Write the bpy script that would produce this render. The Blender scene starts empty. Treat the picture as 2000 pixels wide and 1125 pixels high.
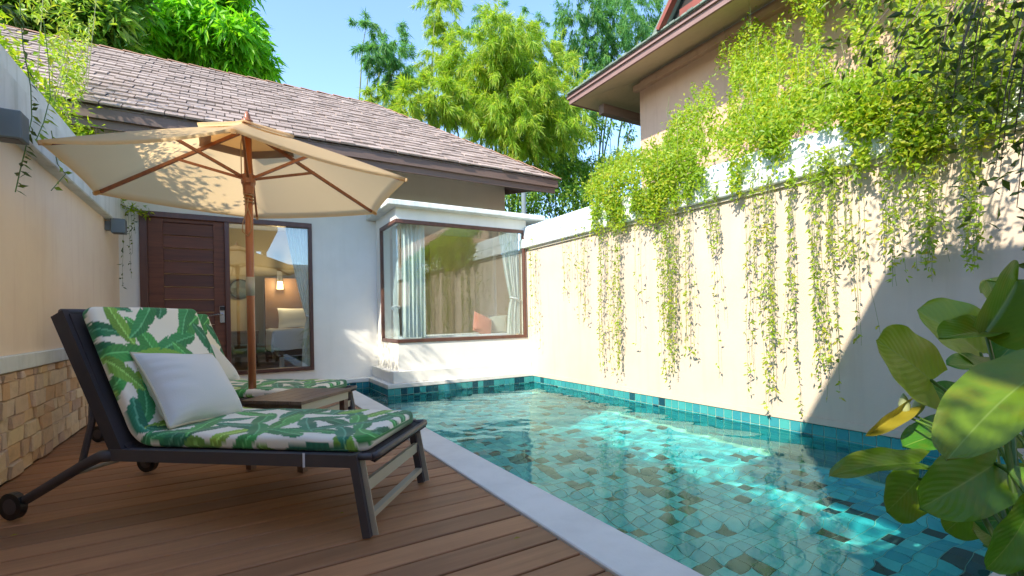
import bpy, bmesh, math, random
import numpy as np
from mathutils import Vector, Matrix

# ------------------------------------------------------------------ camera, sky, sun, exposure
SC = bpy.context.scene
COL = SC.collection
F_PX, CX, HY, CAM_H = 930.0, 1000.0, 622.0, 0.78
ROLL, YAW = math.radians(1.1), math.radians(30.6)
FW = Vector((math.sin(YAW), math.cos(YAW), 0)); RT = Vector((math.cos(YAW), -math.sin(YAW), 0)); UP = Vector((0, 0, 1))
_c, _s = math.cos(ROLL), math.sin(ROLL)
cam_d = bpy.data.cameras.new('camera'); cam = bpy.data.objects.new('camera', cam_d); COL.objects.link(cam)
RC = RT * _c - UP * _s; UC = RT * _s + UP * _c
M = Matrix((( RC.x, UC.x, -FW.x, 0), (RC.y, UC.y, -FW.y, 0), (RC.z, UC.z, -FW.z, CAM_H), (0, 0, 0, 1)))
cam.matrix_world = M
cam_d.sensor_width = 36; cam_d.lens = 36 * F_PX / 2000; cam_d.shift_y = (HY - 562.5) / 2000
cam_d.clip_start = 0.02; cam_d.clip_end = 800
SC.camera = cam

world = bpy.data.worlds.new('World'); SC.world = world; world.use_nodes = True
wn = world.node_tree; wn.nodes.clear()
SUN_DIR = Vector((-1.256, -0.49, 1.0)).normalized()
sky = wn.nodes.new('ShaderNodeTexSky'); sky.sky_type = 'NISHITA'; sky.sun_disc = False
sky.sun_elevation = math.asin(SUN_DIR.z); sky.sun_rotation = math.atan2(SUN_DIR.x, SUN_DIR.y) % (2 * math.pi)
sky.air_density = 0.8; sky.dust_density = 0.1; sky.ozone_density = 2.6
bg = wn.nodes.new('ShaderNodeBackground'); bg.inputs["Strength"].default_value = 0.15
wo = wn.nodes.new('ShaderNodeOutputWorld')
wn.links.new(sky.outputs[0], bg.inputs[0]); wn.links.new(bg.outputs[0], wo.inputs[0])

sun_d = bpy.data.lights.new('sun', 'SUN'); sun_d.energy = 2.3; sun_d.angle = math.radians(0.6); sun_d.color = (1.0, 0.93, 0.80)
sun = bpy.data.objects.new('sun', sun_d); COL.objects.link(sun)
sun.rotation_euler = (-SUN_DIR).to_track_quat('-Z', 'Y').to_euler(); sun.location = (-6, -3, 8)

SC.view_settings.view_transform = 'Standard'; SC.view_settings.look = 'None'
SC.view_settings.exposure = 1.92; SC.view_settings.gamma = 1.0
SC.render.engine = 'CYCLES'
SC.cycles.use_denoising = True
SC.cycles.max_bounces = 10; SC.cycles.diffuse_bounces = 5; SC.cycles.glossy_bounces = 4
SC.cycles.transparent_max_bounces = 24; SC.cycles.transmission_bounces = 6
SC.cycles.sample_clamp_indirect = 6.0

WAVE = 0.15
rng = np.random.default_rng(7); random.seed(7)
R = math.radians

def ray(u, v):
    x = (u - CX) / F_PX; y = -(v - HY) / F_PX
    return FW + (x * _c + y * _s) * RT + (-x * _s + y * _c) * UP
ORG = Vector((0, 0, CAM_H))
def atX(u, v, X): d = ray(u, v); return ORG + d * (X / d.x)
def atY(u, v, Y): d = ray(u, v); return ORG + d * (Y / d.y)
def atZ(u, v, Z): d = ray(u, v); return ORG + d * ((Z - CAM_H) / d.z)
def atD(u, v, D): return ORG + ray(u, v) * D

# ------------------------------------------------------------------ materials
MATS = {}
def nmat(name):
    m = bpy.data.materials.new(name); m.use_nodes = True; MATS[name] = m
    nt = m.node_tree; b = nt.nodes['Principled BSDF']
    return m, nt, b
def N(nt, t, **kw):
    n = nt.nodes.new(t)
    for k, v in kw.items(): setattr(n, k, v)
    return n
def ramp(nt, fac, stops):
    r = N(nt, 'ShaderNodeValToRGB'); el = r.color_ramp.elements
    while len(el) < len(stops): el.new(0.5)
    for e, (p, c) in zip(el, stops): e.position = p; e.color = (*c, 1)
    nt.links.new(fac, r.inputs[0]); return r.outputs[0]
def coords(nt, scale=(1, 1, 1), rot=(0, 0, 0), gen='Object'):
    if gen == 'World':
        tc = N(nt, 'ShaderNodeNewGeometry'); out = tc.outputs['Position']
    else:
        tc = N(nt, 'ShaderNodeTexCoord'); out = tc.outputs[gen]
    mp = N(nt, 'ShaderNodeMapping'); mp.inputs['Scale'].default_value = scale; mp.inputs['Rotation'].default_value = rot
    nt.links.new(out, mp.inputs[0]); return mp.outputs[0]
def noise(nt, vec, scale, detail=5, rough=0.6, dist=0):
    n = N(nt, 'ShaderNodeTexNoise'); n.inputs['Scale'].default_value = scale; n.inputs['Detail'].default_value = detail
    n.inputs['Roughness'].default_value = rough; n.inputs['Distortion'].default_value = dist
    nt.links.new(vec, n.inputs['Vector']); return n.outputs['Fac']
def mix(nt, a, b, fac, mode='MIX'):
    m = N(nt, 'ShaderNodeMix', data_type='RGBA', blend_type=mode)
    for s, v in ((6, a), (7, b)):
        if isinstance(v, tuple): m.inputs[s].default_value = (*v, 1)
        else: nt.links.new(v, m.inputs[s])
    if isinstance(fac, float): m.inputs[0].default_value = fac
    else: nt.links.new(fac, m.inputs[0])
    return m.outputs[2]
def bump(nt, h, strength=0.3, dist=0.01, normal=None):
    b = N(nt, 'ShaderNodeBump'); b.inputs['Strength'].default_value = strength; b.inputs['Distance'].default_value = dist
    nt.links.new(h, b.inputs['Height'])
    if normal is not None: nt.links.new(normal, b.inputs['Normal'])
    return b.outputs[0]

def plaster(name, base, dark, streak=0.35, sc=1.0, rough=0.85):
    m, nt, b = nmat(name)
    p = coords(nt, gen='World'); ps = coords(nt, (5, 5, 0.45), gen='World')
    n1 = noise(nt, p, 1.3 * sc, 6, 0.65); n2 = noise(nt, ps, 2.2, 5, 0.6); n3 = noise(nt, p, 60, 3, 0.7)
    c = mix(nt, base, dark, ramp(nt, n1, [(0.42, (0, 0, 0)), (0.78, (0.55, 0.55, 0.55))]))
    st = ramp(nt, n2, [(0.52, (0, 0, 0)), (0.75, (streak, streak, streak))])
    c = mix(nt, c, dark, st)
    nt.links.new(c, b.inputs['Base Color']); b.inputs['Roughness'].default_value = rough
    nt.links.new(bump(nt, n3, 0.18, 0.004), b.inputs['Normal'])
    return m
plaster('wall_beige', (0.62, 0.50, 0.375), (0.50, 0.39, 0.28), 0.4)
plaster('wall_cream', (0.90, 0.73, 0.55), (0.74, 0.55, 0.40), 0.45)
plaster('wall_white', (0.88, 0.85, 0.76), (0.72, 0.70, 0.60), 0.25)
plaster('wall_tan', (0.62, 0.55, 0.42), (0.5, 0.43, 0.32), 0.2)
plaster('cap_white', (0.74, 0.78, 0.75), (0.40, 0.44, 0.38), 0.55, 2.0)
plaster('salmon', (0.56, 0.37, 0.26), (0.40, 0.25, 0.17), 0.5)
plaster('soffit_tan', (0.52, 0.44, 0.28), (0.36, 0.29, 0.18), 0.4)
plaster('coping_white', (0.80, 0.78, 0.71), (0.56, 0.54, 0.48), 0.2, 3.0, 0.6)
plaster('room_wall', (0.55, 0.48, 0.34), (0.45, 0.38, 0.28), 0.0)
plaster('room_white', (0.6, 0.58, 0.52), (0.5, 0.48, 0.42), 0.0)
plaster('grout', (0.55, 0.68, 0.50), (0.40, 0.55, 0.45), 0.1, 3)
plaster('mortar', (0.30, 0.22, 0.15), (0.2, 0.14, 0.1), 0.1, 3)

def wood(name, a, b_, axis, rough=0.5, sc=1.0, random_piece=True, coat=0.0):
    m, nt, b = nmat(name)
    s = [28, 28, 28]; s[axis] = 1.6
    oi = N(nt, 'ShaderNodeObjectInfo')
    tc = N(nt, 'ShaderNodeTexCoord'); add = N(nt, 'ShaderNodeVectorMath', operation='ADD')
    nt.links.new(tc.outputs['Object'], add.inputs[0])
    sm = N(nt, 'ShaderNodeVectorMath', operation='SCALE'); sm.inputs['Scale'].default_value = 37.0
    cx = N(nt, 'ShaderNodeCombineXYZ')
    for i in range(3): nt.links.new(oi.outputs['Random'], cx.inputs[i])
    nt.links.new(cx.outputs[0], sm.inputs[0]); nt.links.new(sm.outputs[0], add.inputs[1])
    mp = N(nt, 'ShaderNodeMapping'); mp.inputs['Scale'].default_value = [v * sc for v in s]
    nt.links.new(add.outputs[0], mp.inputs[0])
    n1 = noise(nt, mp.outputs[0], 1.0, 6, 0.65, 0.3)
    n2 = noise(nt, add.outputs[0], 2.5, 4, 0.6)
    c = mix(nt, a, b_, ramp(nt, n1, [(0.3, (0, 0, 0)), (0.7, (1, 1, 1))]))
    c = mix(nt, c, tuple(0.55 * v for v in a), ramp(nt, n2, [(0.5, (0, 0, 0)), (0.8, (0.6, 0.6, 0.6))]))
    if random_piece:
        hsv = N(nt, 'ShaderNodeHueSaturation')
        mr = N(nt, 'ShaderNodeMapRange'); mr.inputs[3].default_value = 0.78; mr.inputs[4].default_value = 1.22
        nt.links.new(oi.outputs['Random'], mr.inputs[0]); nt.links.new(mr.outputs[0], hsv.inputs['Value'])
        nt.links.new(c, hsv.inputs['Color']); c = hsv.outputs[0]
    nt.links.new(c, b.inputs['Base Color']); b.inputs['Roughness'].default_value = rough
    b.inputs['Coat Weight'].default_value = coat; b.inputs['Coat Roughness'].default_value = 0.25
    nt.links.new(bump(nt, n1, 0.25, 0.002), b.inputs['Normal'])
    return m
wood('deck_wood', (0.45, 0.215, 0.095), (0.32, 0.145, 0.060), 0, 0.55)
wood('door_wood', (0.19, 0.064, 0.028), (0.095, 0.031, 0.015), 0, 0.6)
wood('frame_wood', (0.14, 0.06, 0.04), (0.09, 0.036, 0.025), 2, 0.4)
wood('pole_wood', (0.42, 0.15, 0.060), (0.30, 0.095, 0.035), 2, 0.35, coat=0.3)
wood('table_wood', (0.20, 0.12, 0.085), (0.12, 0.07, 0.05), 0, 0.5)
wood('fascia_wood', (0.17, 0.11, 0.085), (0.11, 0.072, 0.058), 0, 0.6, 0.5)
wood('red_wood', (0.30, 0.075, 0.045), (0.2, 0.05, 0.03), 1, 0.6, 0.5)
wood('pink_fascia', (0.34, 0.21, 0.18), (0.24, 0.14, 0.12), 1, 0.7, 0.5)
wood('bark', (0.12, 0.09, 0.055), (0.06, 0.045, 0.03), 2, 0.9, 0.4, False)
wood('culm', (0.16, 0.19, 0.05), (0.10, 0.13, 0.03), 2, 0.5, 0.4, False)
wood('room_floor', (0.07, 0.045, 0.03), (0.05, 0.03, 0.02), 0, 0.35, 0.5, False)
wood('cabinet_wood', (0.20, 0.11, 0.06), (0.15, 0.08, 0.04), 0, 0.5, 0.5, False)

def piece_mat(name, cols, rough=0.8, nscale=14, bstr=0.5, bdist=0.004, spot=0.35):
    """a material whose tone differs from piece to piece"""
    m, nt, b = nmat(name)
    oi = N(nt, 'ShaderNodeObjectInfo'); gi = N(nt, 'ShaderNodeNewGeometry')
    ad = N(nt, 'ShaderNodeMath', operation='ADD'); fr = N(nt, 'ShaderNodeMath', operation='FRACT')
    nt.links.new(oi.outputs['Random'], ad.inputs[0]); nt.links.new(gi.outputs['Random Per Island'], ad.inputs[1]); nt.links.new(ad.outputs[0], fr.inputs[0])
    n = len(cols); c = ramp(nt, fr.outputs[0], [((i + 0.5) / n, col) for i, col in enumerate(cols)])
    w = coords(nt, gen='World')
    n1 = noise(nt, w, nscale, 6, 0.7); n2 = noise(nt, w, nscale * 5, 4, 0.7)
    c = mix(nt, c, tuple(v * 0.5 for v in cols[0]), ramp(nt, n1, [(0.48, (0, 0, 0)), (0.8, (spot,) * 3)]))
    nt.links.new(c, b.inputs['Base Color']); b.inputs['Roughness'].default_value = rough
    nt.links.new(bump(nt, n2, bstr, bdist), b.inputs['Normal'])
    return m, nt, b
piece_mat('shingle', [(0.36, 0.275, 0.225), (0.30, 0.225, 0.185), (0.43, 0.335, 0.28), (0.26, 0.20, 0.165), (0.39, 0.30, 0.25), (0.33, 0.25, 0.205)], 0.9, 9)
piece_mat('ridge_tile', [(0.38, 0.21, 0.13), (0.32, 0.17, 0.10), (0.42, 0.24, 0.15)], 0.9, 9)
piece_mat('old_tile', [(0.16, 0.20, 0.16), (0.20, 0.24, 0.19), (0.12, 0.15, 0.12)], 0.9, 9)
piece_mat('stone', [(0.78, 0.57, 0.34), (0.68, 0.47, 0.29), (0.85, 0.69, 0.44), (0.72, 0.42, 0.18), (0.74, 0.57, 0.43), (0.84, 0.66, 0.38), (0.60, 0.43, 0.32)], 0.85, 12, 0.9, 0.006, 0.5)
def tile_mat(name, cols):
    m, nt, b = piece_mat(name, cols, 0.12, 25, 0.1, 0.001, 0.35)
    b.inputs['Coat Weight'].default_value = 0.3
tile_mat('tile_aqua', [(0.04, 0.27, 0.27), (0.055, 0.33, 0.31), (0.03, 0.22, 0.25), (0.07, 0.36, 0.33), (0.04, 0.25, 0.29)])
tile_mat('tile_dark', [(0.012, 0.075, 0.10), (0.02, 0.10, 0.12), (0.012, 0.06, 0.085)])
tile_mat('tile_floor', [(0.06, 0.52, 0.53), (0.18, 0.68, 0.62), (0.03, 0.38, 0.44), (0.09, 0.57, 0.57), (0.26, 0.74, 0.66), (0.05, 0.46, 0.50)])
tile_mat('tile_brown', [(0.05, 0.055, 0.05), (0.08, 0.065, 0.055), (0.012, 0.04, 0.055), (0.06, 0.06, 0.055), (0.015, 0.06, 0.075), (0.02, 0.09, 0.11)])

def leafmat(name, cols, transl=0.45, rough=0.45, tint=(1.0, 1.0, 0.5)):
    m, nt, b = nmat(name)
    gi = N(nt, 'ShaderNodeNewGeometry')
    n = len(cols); c = ramp(nt, gi.outputs['Random Per Island'], [((i + 0.5) / n, col) for i, col in enumerate(cols)])
    w = coords(nt, gen='World'); n1 = noise(nt, w, 2.0, 3, 0.6)
    c = mix(nt, c, cols[0], ramp(nt, n1, [(0.45, (0, 0, 0)), (0.65, (0.6, 0.6, 0.6))]))
    nt.links.new(c, b.inputs['Base Color']); b.inputs['Roughness'].default_value = rough
    tr = N(nt, 'ShaderNodeBsdfTranslucent'); mx = N(nt, 'ShaderNodeMixShader'); mx.inputs[0].default_value = transl
    c2 = mix(nt, c, tint, 1.0, 'MULTIPLY')
    br = N(nt, 'ShaderNodeHueSaturation'); br.inputs['Value'].default_value = 1.5; nt.links.new(c2, br.inputs['Color'])
    nt.links.new(br.outputs[0], tr.inputs[0])
    out = nt.nodes['Material Output']
    nt.links.new(b.outputs[0], mx.inputs[1]); nt.links.new(tr.outputs[0], mx.inputs[2]); nt.links.new(mx.outputs[0], out.inputs[0])
    return m
leafmat('leaf_mango', [(0.12, 0.38, 0.012), (0.18, 0.50, 0.015), (0.28, 0.58, 0.02), (0.09, 0.32, 0.015), (0.38, 0.62, 0.03)], 0.5)
leafmat('leaf_bamboo', [(0.20, 0.36, 0.02), (0.32, 0.46, 0.02), (0.42, 0.50, 0.03), (0.16, 0.30, 0.02), (0.50, 0.50, 0.06)], 0.5)
leafmat('leaf_bamboo_blue', [(0.08, 0.24, 0.06), (0.13, 0.32, 0.08), (0.07, 0.20, 0.06), (0.20, 0.36, 0.06)], 0.5)
leafmat('leaf_vine', [(0.20, 0.33, 0.015), (0.30, 0.43, 0.02), (0.40, 0.48, 0.025), (0.13, 0.23, 0.015), (0.46, 0.44, 0.05)], 0.45)
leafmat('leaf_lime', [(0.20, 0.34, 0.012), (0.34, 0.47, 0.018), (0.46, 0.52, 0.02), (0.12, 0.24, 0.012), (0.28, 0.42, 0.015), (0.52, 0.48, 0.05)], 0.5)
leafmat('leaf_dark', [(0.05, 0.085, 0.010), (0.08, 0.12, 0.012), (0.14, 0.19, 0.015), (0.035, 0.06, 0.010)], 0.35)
leafmat('leaf_hedge', [(0.07, 0.18, 0.015), (0.11, 0.26, 0.02), (0.18, 0.34, 0.02), (0.28, 0.37, 0.04)])

# philodendron leaf: veins from the leaf's own u,v attribute
m, nt, b = nmat('leaf_philo')
at = N(nt, 'ShaderNodeAttribute', attribute_name='leafuv'); sx = N(nt, 'ShaderNodeSeparateXYZ'); nt.links.new(at.outputs['Vector'], sx.inputs[0])
oi = N(nt, 'ShaderNodeObjectInfo')
base = ramp(nt, oi.outputs['Random'], [(0.0, (0.08, 0.22, 0.008)), (0.35, (0.15, 0.23, 0.008)), (0.7, (0.04, 0.18, 0.012)), (1.0, (0.26, 0.34, 0.010))])
nz = noise(nt, coords(nt), 9, 5, 0.6)
c = mix(nt, base, (0.26, 0.20, 0.012), ramp(nt, nz, [(0.5, (0, 0, 0)), (0.75, (0.55, 0.55, 0.55))]))
vein = N(nt, 'ShaderNodeMath', operation='ABSOLUTE'); nt.links.new(sx.outputs[1], vein.inputs[0])
vm = ramp(nt, vein.outputs[0], [(0.0, (1, 1, 1)), (0.035, (0, 0, 0))])
# side veins: stripes on u + |v|
ma = N(nt, 'ShaderNodeMath', operation='MULTIPLY_ADD'); nt.links.new(vein.outputs[0], ma.inputs[0]); ma.inputs[1].default_value = -0.55; nt.links.new(sx.outputs[0], ma.inputs[2])
sc_ = N(nt, 'ShaderNodeMath', operation='MULTIPLY'); nt.links.new(ma.outputs[0], sc_.inputs[0]); sc_.inputs[1].default_value = 9.0
fr = N(nt, 'ShaderNodeMath', operation='PINGPONG'); nt.links.new(sc_.outputs[0], fr.inputs[0]); fr.inputs[1].default_value = 0.5
sv = ramp(nt, fr.outputs[0], [(0.0, (0.30, 0.30, 0.30)), (0.07, (0, 0, 0))])
c = mix(nt, c, (0.12, 0.22, 0.03), sv); c = mix(nt, c, (0.20, 0.30, 0.05), vm)
nt.links.new(c, b.inputs['Base Color']); b.inputs['Roughness'].default_value = 0.42; b.inputs['Coat Weight'].default_value = 0.05
nt.links.new(bump(nt, fr.outputs[0], 0.3, 0.004), b.inputs['Normal'])
tr = N(nt, 'ShaderNodeBsdfTranslucent'); mx = N(nt, 'ShaderNodeMixShader'); mx.inputs[0].default_value = 0.28
br = N(nt, 'ShaderNodeHueSaturation'); br.inputs['Value'].default_value = 1.7; nt.links.new(c, br.inputs['Color']); nt.links.new(br.outputs[0], tr.inputs[0])
nt.links.new(b.outputs[0], mx.inputs[1]); nt.links.new(tr.outputs[0], mx.inputs[2]); nt.links.new(mx.outputs[0], nt.nodes['Material Output'].inputs[0])

def plain(name, col, rough=0.5, metal=0.0, fab=0.0, nsc=80, var=0.0, transl=0.0, sheen=0.0):
    m, nt, b = nmat(name)
    w = coords(nt); n = noise(nt, w, nsc, 4, 0.6); n2 = noise(nt, w, 3, 4, 0.6)
    c = mix(nt, col, tuple(v * (1 - var) for v in col), n2)
    nt.links.new(c, b.inputs['Base Color']); b.inputs['Roughness'].default_value = rough; b.inputs['Metallic'].default_value = metal
    b.inputs['Sheen Weight'].default_value = sheen
    if fab: nt.links.new(bump(nt, n, fab, 0.002), b.inputs['Normal'])
    if transl:
        tr = N(nt, 'ShaderNodeBsdfTranslucent'); mx = N(nt, 'ShaderNodeMixShader'); mx.inputs[0].default_value = transl
        nt.links.new(c, tr.inputs[0]); nt.links.new(b.outputs[0], mx.inputs[1]); nt.links.new(tr.outputs[0], mx.inputs[2])
        nt.links.new(mx.outputs[0], nt.nodes['Material Output'].inputs[0])
    return m
plain('canopy_fabric', (0.84, 0.60, 0.32), 0.85, 0, 0.3, 120, 0.08, 0.56)
plain('canopy_shade', (0.42, 0.27, 0.18), 0.9, 0, 0.3, 120, 0.1, 0.2)  # darker tone painted for the shade under the vent overlap
plain('dark_metal', (0.09, 0.08, 0.085), 0.5, 0.1, 0.2, 200, 0.3)
plain('mesh_black', (0.055, 0.045, 0.05), 0.7, 0, 0.8, 260, 0.5)
plain('brushed_metal', (0.52, 0.48, 0.38), 0.5, 0.1, 0.1, 160, 0.2)
plain('steel', (0.6, 0.6, 0.62), 0.25, 1.0, 0)
plain('black_plastic', (0.012, 0.012, 0.012), 0.4)
plain('grey_lamp', (0.17, 0.21, 0.22), 0.5, 0, 0.1, 60, 0.2)
plain('curtain', (0.84, 0.90, 0.88), 0.9, 0, 0.2, 120, 0.06, 0.3)
plain('linen_white', (0.74, 0.77, 0.83), 0.9, 0, 0.25, 160, 0.04, 0, 0.2)
plain('pillow_fabric', (0.72, 0.73, 0.72), 0.95, 0, 0.35, 200, 0.05, 0, 0.3)
plain('piping_cloth', (0.66, 0.60, 0.44), 0.9, 0, 0.35, 200, 0.1)
plain('pink_cloth', (0.72, 0.22, 0.16), 0.95, 0, 0.3, 160, 0.1, 0, 0.3)
plain('grey_cloth', (0.45, 0.46, 0.40), 0.95, 0, 0.3, 160, 0.2)
plain('cushion_under', (0.5, 0.46, 0.36), 0.95, 0, 0.3, 160, 0.2)
plain('rope', (0.50, 0.33, 0.19), 0.9, 0, 0.3, 100, 0.2)
plain('soil', (0.035, 0.025, 0.018), 0.95, 0, 0.8, 20, 0.5)
plain('grass_ground', (0.07, 0.10, 0.03), 0.95, 0, 0.8, 5, 0.5)
plain('stem_green', (0.10, 0.20, 0.03), 0.4, 0, 0.1, 40, 0.3)
plain('stem_brown', (0.26, 0.28, 0.10), 0.7, 0, 0.1, 40, 0.3)
plain('bud_cream', (0.55, 0.62, 0.30), 0.5, 0, 0.1, 40, 0.2, 0.3)
plain('yellow_leaf', (0.42, 0.34, 0.03), 0.5, 0, 0.1, 40, 0.3, 0.4)
plain('roof_under', (0.20, 0.17, 0.15), 0.9, 0, 0.2, 20, 0.2)
plain('dark_frame', (0.03, 0.025, 0.02), 0.5)

m, nt, b = nmat('print_fabric')
at = N(nt, 'ShaderNodeAttribute', attribute_name='print'); nt.links.new(at.outputs['Color'], b.inputs['Base Color'])
b.inputs['Roughness'].default_value = 0.8; b.inputs['Sheen Weight'].default_value = 0.2
nt.links.new(bump(nt, noise(nt, coords(nt), 260, 3, 0.6), 0.2, 0.001), b.inputs['Normal'])

m, nt, b = nmat('glass')
nt.nodes.remove(b)
lw_ = N(nt, 'ShaderNodeLayerWeight'); lw_.inputs['Blend'].default_value = 0.5
pw = N(nt, 'ShaderNodeMath', operation='POWER'); nt.links.new(lw_.outputs['Facing'], pw.inputs[0]); pw.inputs[1].default_value = 4.0
fr = N(nt, 'ShaderNodeMath', operation='MULTIPLY_ADD'); nt.links.new(pw.outputs[0], fr.inputs[0]); fr.inputs[1].default_value = 0.88; fr.inputs[2].default_value = 0.115
tp = N(nt, 'ShaderNodeBsdfTransparent'); tp.inputs[0].default_value = (0.93, 0.97, 0.955, 1)
gl = N(nt, 'ShaderNodeBsdfGlossy'); gl.inputs['Roughness'].default_value = 0.0; gl.inputs[0].default_value = (0.95, 0.98, 0.96, 1)
mx = N(nt, 'ShaderNodeMixShader'); nt.links.new(fr.outputs[0], mx.inputs[0]); nt.links.new(tp.outputs[0], mx.inputs[1]); nt.links.new(gl.outputs[0], mx.inputs[2])
nt.links.new(mx.outputs[0], nt.nodes['Material Output'].inputs[0])

m, nt, b = nmat('water')
nt.nodes.remove(b)
gl = N(nt, 'ShaderNodeBsdfGlass'); gl.inputs['Roughness'].default_value = 0.0; gl.inputs['IOR'].default_value = 1.33
gl.inputs['Color'].default_value = (0.60, 0.965, 0.985, 1)
nt.links.new(gl.outputs[0], nt.nodes['Material Output'].inputs[0])

m, nt, b = nmat('lamp_glow')
em = N(nt, 'ShaderNodeEmission'); em.inputs[0].default_value = (1.0, 0.62, 0.22, 1); em.inputs[1].default_value = 3.0
nt.links.new(em.outputs[0], nt.nodes['Material Output'].inputs[0])
m, nt, b = nmat('mirror'); b.inputs['Metallic'].default_value = 1; b.inputs['Roughness'].default_value = 0.05; b.inputs['Base Color'].default_value = (0.25, 0.27, 0.27, 1)

# ------------------------------------------------------------------ object helpers
def origin(o):
    v = Vector((0, 0, 0))
    while o is not None: v = v + Vector(o.location); o = o.parent
    return v
def link(o, parent=None):
    COL.objects.link(o)
    if parent is not None: o.parent = parent
    return o
def empty(name, loc=(0, 0, 0)):
    o = bpy.data.objects.new(name, None); o.location = loc; o.empty_display_size = 0.1; COL.objects.link(o); return o
def tag(o, label=None, cat=None, group=None, kind=None):
    if label: o['label'] = label
    if cat: o['category'] = cat
    if group: o['group'] = group
    if kind: o['kind'] = kind
    return o
def thing(name, label, cat, loc=(0, 0, 0), group=None): return tag(empty(name, loc), label, cat, group)
def mesh_from(name, verts, faces, mat=None, smooth=False):
    me = bpy.data.meshes.new(name); me.from_pydata([tuple(v) for v in verts], [], faces); me.update()
    if mat: me.materials.append(MATS[mat])
    if smooth: me.polygons.foreach_set('use_smooth', [True] * len(me.polygons))
    return me
def obj(name, verts, faces, mat, parent=None, smooth=False):
    """verts in world coordinates; the mesh is stored relative to its parent"""
    og = origin(parent) if parent is not None else Vector((0, 0, 0))
    return link(bpy.data.objects.new(name, mesh_from(name, [Vector(v) - og for v in verts], faces, mat, smooth)), parent)
class MB:
    def __init__(s): s.v = []; s.f = []
    def add(s, v, f):
        n = len(s.v); s.v += [tuple(x) for x in v]; s.f += [tuple(i + n for i in q) for q in f]; return s
    def box(s, x0, x1, y0, y1, z0, z1, c=0.0):
        if c <= 0:
            v = [(x0, y0, z0), (x1, y0, z0), (x1, y1, z0), (x0, y1, z0), (x0, y0, z1), (x1, y0, z1), (x1, y1, z1), (x0, y1, z1)]
            return s.add(v, [(0, 3, 2, 1), (4, 5, 6, 7), (0, 1, 5, 4), (1, 2, 6, 5), (2, 3, 7, 6), (3, 0, 4, 7)])
        bm = bmesh.new(); bmesh.ops.create_cube(bm, size=1)
        for v in bm.verts: v.co = Vector(((x0 + x1) / 2 + v.co.x * (x1 - x0), (y0 + y1) / 2 + v.co.y * (y1 - y0), (z0 + z1) / 2 + v.co.z * (z1 - z0)))
        bmesh.ops.bevel(bm, geom=bm.edges[:], offset=c, segments=1, affect='EDGES')
        bm.verts.index_update(); s.add([v.co[:] for v in bm.verts], [[v.index for v in f.verts] for f in bm.faces]); bm.free(); return s
    def beam(s, a, b, w, h, up=(0, 0, 1)):
        """rectangular bar from a to b"""
        a = Vector(a); b = Vector(b); d = (b - a).normalized(); x = d.cross(Vector(up)).normalized(); y = x.cross(d)
        v = [p + x * sx * w / 2 + y * sy * h / 2 for p in (a, b) for sx, sy in ((-1, -1), (1, -1), (1, 1), (-1, 1))]
        return s.add(v, [(3, 2, 1, 0), (4, 5, 6, 7), (0, 1, 5, 4), (1, 2, 6, 5), (2, 3, 7, 6), (3, 0, 4, 7)])
    def tube(s, pts, rad, n=8, cap=True):
        pts = [Vector(p) for p in pts]; m = len(pts)
        if not hasattr(rad, '__len__'): rad = [rad] * m
        base = len(s.v); ref = None
        for i, p in enumerate(pts):
            d = (pts[min(i + 1, m - 1)] - pts[max(i - 1, 0)]).normalized()
            if ref is None: ref = d.orthogonal().normalized()
            x = (ref - d * ref.dot(d)).normalized(); y = d.cross(x); ref = x
            for k in range(n):
                a = 2 * math.pi * k / n; s.v.append(tuple(p + (x * math.cos(a) + y * math.sin(a)) * rad[i]))
        for i in range(m - 1):
            for k in range(n):
                s.f.append((base + i * n + k, base + i * n + (k + 1) % n, base + (i + 1) * n + (k + 1) % n, base + (i + 1) * n + k))
        if cap: s.f.append(tuple(base + k for k in reversed(range(n)))); s.f.append(tuple(base + (m - 1) * n + k for k in range(n)))
        return s
    def build(s, name, mat, parent=None, smooth=False): return obj(name, s.v, s.f, mat, parent, smooth)
def box(name, x0, x1, y0, y1, z0, z1, mat, parent=None, c=0.0): return MB().box(x0, x1, y0, y1, z0, z1, c).build(name, mat, parent)
def inst(name, me, loc, parent=None, rot=None, scale=None):
    o = bpy.data.objects.new(name, me); o.location = Vector(loc) - (origin(parent) if parent is not None else Vector((0, 0, 0)))
    if rot is not None: o.rotation_euler = rot
    if scale is not None: o.scale = scale
    return link(o, parent)
def subtree_copy(o, parent=None):
    c = o.copy(); COL.objects.link(c); c.parent = parent
    for ch in o.children: subtree_copy(ch, c)
    return c

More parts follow.
